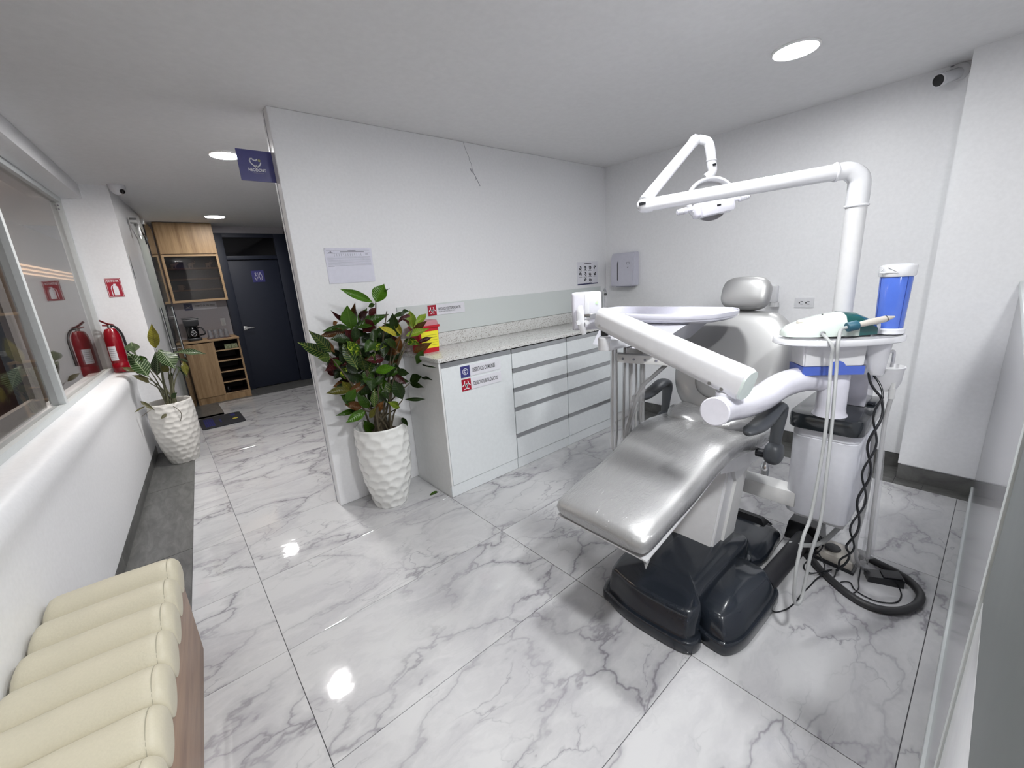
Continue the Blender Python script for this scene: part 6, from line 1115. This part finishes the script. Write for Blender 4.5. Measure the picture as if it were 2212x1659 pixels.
MB().lathe([(0.014, 0), (0.016, 0.006), (0.013, 0.013), (0.004, 0.016)], TP(-0.150, -0.012, 0.084), 20, (-0.25, -0.2, 0.9)).build('knob', 'beige_plastic', us)
for a, b_, z in ((-0.165, -0.048, 0.066), (-0.075, -0.02, 0.1185)): MB().cyl(TP(a, b_, z), TP(a, b_, z+0.003), 0.003, seg=8).build('mark', 'black', us)
PT = TP(0.130, -0.088, 0.104); PB = TP(-0.022, -0.098, 0.074); dP = (PT-PB).normalized()
hp = MB().lathe([(0.010, 0.0), (0.0125, 0.05), (0.0125, 0.100), (0.0115, 0.103)], PB+dP*0.035, 20, dP).build('handpiece', 'beige_plastic', us)
MB().lathe([(0.0125, 0), (0.0125, 0.003)], PB+dP*0.136, 18, dP).build('ring_band', 'print_black', hp); MB().lathe([(0.0115, 0), (0.005, 0.024), (0.003, 0.030)], PB+dP*0.139, 18, dP).build('nozzle', 'beige_plastic', hp)
MB().lathe([(0.017, 0), (0.019, 0.003), (0.019, 0.036), (0.015, 0.040)], PB, 20, dP).build('sleeve', 'teal_soft', hp)
ho = MB().tube([PB+dP*0.003, PB-dP*0.02+Vector((0, 0, -0.004)), TP(-0.062, -0.130, 0.040), TP(-0.070, -0.145, 0.0), TP(-0.066, -0.148, -0.08), (1.90, 0.360, 0.86), (1.845, 0.345, 0.70), (1.80, 0.335, 0.50), (1.765, 0.345, 0.36), (1.735, 0.345, 0.24), (1.70, 0.345, 0.18), (1.66, 0.355, 0.20), (1.67, 0.365, 0.32), (1.735, 0.37, 0.44), (1.79, 0.365, 0.52), (1.85, 0.368, 0.74), (1.895, 0.378, 0.92), TP(-0.084, -0.140, -0.06), TP(-0.084, -0.138, 0.0), TP(-0.090, -0.110, 0.030), TP(-0.092, -0.068, 0.048)], 0.0062, 10).build('supply_hose', 'hose_light', us)
MB().cyl(TP(-0.092, -0.076, 0.048), TP(-0.092, -0.062, 0.048), 0.010, seg=14).build('socket', 'chrome', us)

# ---------------------------------------------------------------- things on the floor behind the chair
dct = MB(); q0, q1 = Vector((1.86, 0.52, 0.055)), Vector((2.36, 0.50, 0.055)); dd = (q1-q0).normalized()
dct.tube([q0, q1], 0.042, 24, smooth=False); tag(dct.build('cable_duct', 'black_rubber', origin=(2.1, 0.5, 0)), 'thick dark cable duct running from chair base to tower', 'duct')
jb = thing('junction_box', 'black floor box standing under the white unit tower', 'box', (2.47, 0.50, 0)); MB().prism([(2.40, 0.44), (2.55, 0.44), (2.55, 0.60), (2.40, 0.60)], 0.0, 0.11, 0.008, top_scale=0.85).build('cover', 'black', jb)
MB().cyl((2.42, 0.50, 0.03), (2.40, 0.42, 0.03), 0.03, seg=18).build('coupling', 'black', jb)
ms = catmull2([(2.305, 0.475), (2.25, 0.42), (2.186, 0.36), (2.107, 0.255), (2.085, 0.176), (2.12, 0.105), (2.20, 0.055), (2.30, 0.038), (2.375, 0.072), (2.42, 0.13), (2.45, 0.22), (2.47, 0.30)], 1, False)
ms = [(2.37, 0.50), (2.305, 0.475), (2.25, 0.425), (2.186, 0.365), (2.107, 0.258), (2.085, 0.176), (2.12, 0.105), (2.20, 0.055), (2.30, 0.040), (2.375, 0.072), (2.42, 0.13), (2.45, 0.22), (2.48, 0.31)]
tag(MB().tube([(x, y, 0.0165) for x, y in ms], 0.016, 14).build('supply_hose', 'hose_dark', origin=(2.25, 0.25, 0)), 'thick dark hose looping on the marble floor right of tower', 'hose')
pd = thing('foot_pedal', 'small black wedge foot pedal inside the dark hose loop', 'foot pedal', (2.335, 0.17, 0))
pc = Vector((2.335, 0.170, 0)); pa = Vector((0.05, -0.11, 0)).normalized(); pb_ = Vector((0.11, 0.05, 0)).normalized()
MB().rings([[pc+pa*a+pb_*b_+Vector((0, 0, z)) for a, b_, z in ((-0.065, -0.03, 0.0), (-0.065, -0.03, 0.030), (-0.065, 0.03, 0.030), (-0.065, 0.03, 0.0))], [pc+pa*a+pb_*b_+Vector((0, 0, z)) for a, b_, z in ((0.065, -0.032, 0.0), (0.065, -0.032, 0.042), (0.065, 0.032, 0.042), (0.065, 0.032, 0.0))]]).build('body', 'black', pd, angle=20)
MB().obox(pc+pa*0.025+Vector((0, 0, 0.0425)), (pa+Vector((0, 0, 0.10)), pb_, (0, 0, 1)), (0.07, 0.058, 0.006), 0.002).build('tread', 'black_rubber', pd)
fc = thing('foot_control', 'beige and black foot control lying behind the hanging cables', 'foot control', (2.36, 0.35, 0))
MB().prism([(2.29, 0.28), (2.43, 0.28), (2.45, 0.42), (2.31, 0.43)], 0.012, 0.055, 0.012).build('body', 'beige_plastic', fc); MB().prism([(2.28, 0.27), (2.44, 0.27), (2.46, 0.43), (2.30, 0.44)], 0.0, 0.014, 0.004).build('sole', 'black', fc)
MB().lathe([(0.03, 0.054), (0.035, 0.062), (0.03, 0.070), (0.004, 0.074)], (2.36, 0.375, 0), 24).build('button', 'hose_dark', fc)
MB().prism([(2.42, 0.24), (2.47, 0.24), (2.47, 0.30), (2.42, 0.30)], 0.0, 0.045, 0.006).build('plug', 'black', fc)
tag(MB().tube([(2.33, 0.118, 0.012), (2.27, 0.098, 0.004), (2.20, 0.11, 0.004), (2.155, 0.17, 0.004), (2.17, 0.24, 0.004), (2.215, 0.27, 0.004), (2.185, 0.30, 0.004), (2.135, 0.29, 0.004), (2.135, 0.25, 0.004), (2.19, 0.235, 0.004), (2.25, 0.245, 0.01), (2.29, 0.25, 0.06)], 0.0028, 7).build('pedal_cable', 'black', origin=(2.2, 0.2, 0)), 'thin black cable curling on floor from the foot pedal', 'cable')
# twisted black power cables
def twist(path, ph, amp):
    P = [Vector(p) for p in path]; out = []; d = 0.0
    for i in range(len(P)-1):
        n_ = max(2, int((P[i+1]-P[i]).length/0.016))
        for k in range(n_):
            q = P[i].lerp(P[i+1], k/n_); d += (P[i+1]-P[i]).length/n_; out.append(q+D1*amp*math.sin(PI*d/0.125+ph)+D2*amp*0.5*math.cos(PI*d/0.125+ph))
    return out+[P[-1]]
path = [TP(0.100, 0.03, -0.02), TP(0.112, -0.02, -0.10), (2.17, 0.262, 0.93), (2.13, 0.262, 0.78), (2.105, 0.262, 0.62), (2.095, 0.262, 0.48), (2.08, 0.27, 0.34), (2.10, 0.275, 0.27), (2.14, 0.28, 0.20), (2.17, 0.30, 0.13), (2.19, 0.32, 0.05)]
pcb = thing('power_cables', 'two twisted thin black cables hanging down beside the tower', 'cable', (2.19, 0.32, 0))
MB().tube(twist(path, 0, 0.015), 0.0050, 7, smooth=False).build('cable', 'black', pcb, angle=80); MB().tube(twist(path, PI, 0.015), 0.0042, 7, smooth=False).build('cable', 'black', pcb, angle=80)
tag(MB().tube([(2.19, 0.34, 0.05), (2.13, 0.375, 0.02), (2.06, 0.39, 0.004), (1.98, 0.40, 0.004), (1.90, 0.405, 0.004), (1.83, 0.42, 0.004), (1.78, 0.45, 0.006), (1.80, 0.47, 0.03)], 0.0032, 7).tube([(2.29, 0.44, 0.06), (2.23, 0.41, 0.09), (2.20, 0.37, 0.05), (2.17, 0.36, 0.01), (2.20, 0.33, 0.005), (2.27, 0.33, 0.012), (2.33, 0.30, 0.05)], 0.0032, 7).tube([(2.19, 0.34, 0.05), (2.15, 0.41, 0.012), (2.20, 0.45, 0.01), (2.26, 0.40, 0.10), (2.30, 0.42, 0.14)], 0.0032, 7).build('floor_cable', 'black', origin=(2.0, 0.4, 0)), 'thin black cables crossing on floor between tower and chair base', 'cable')
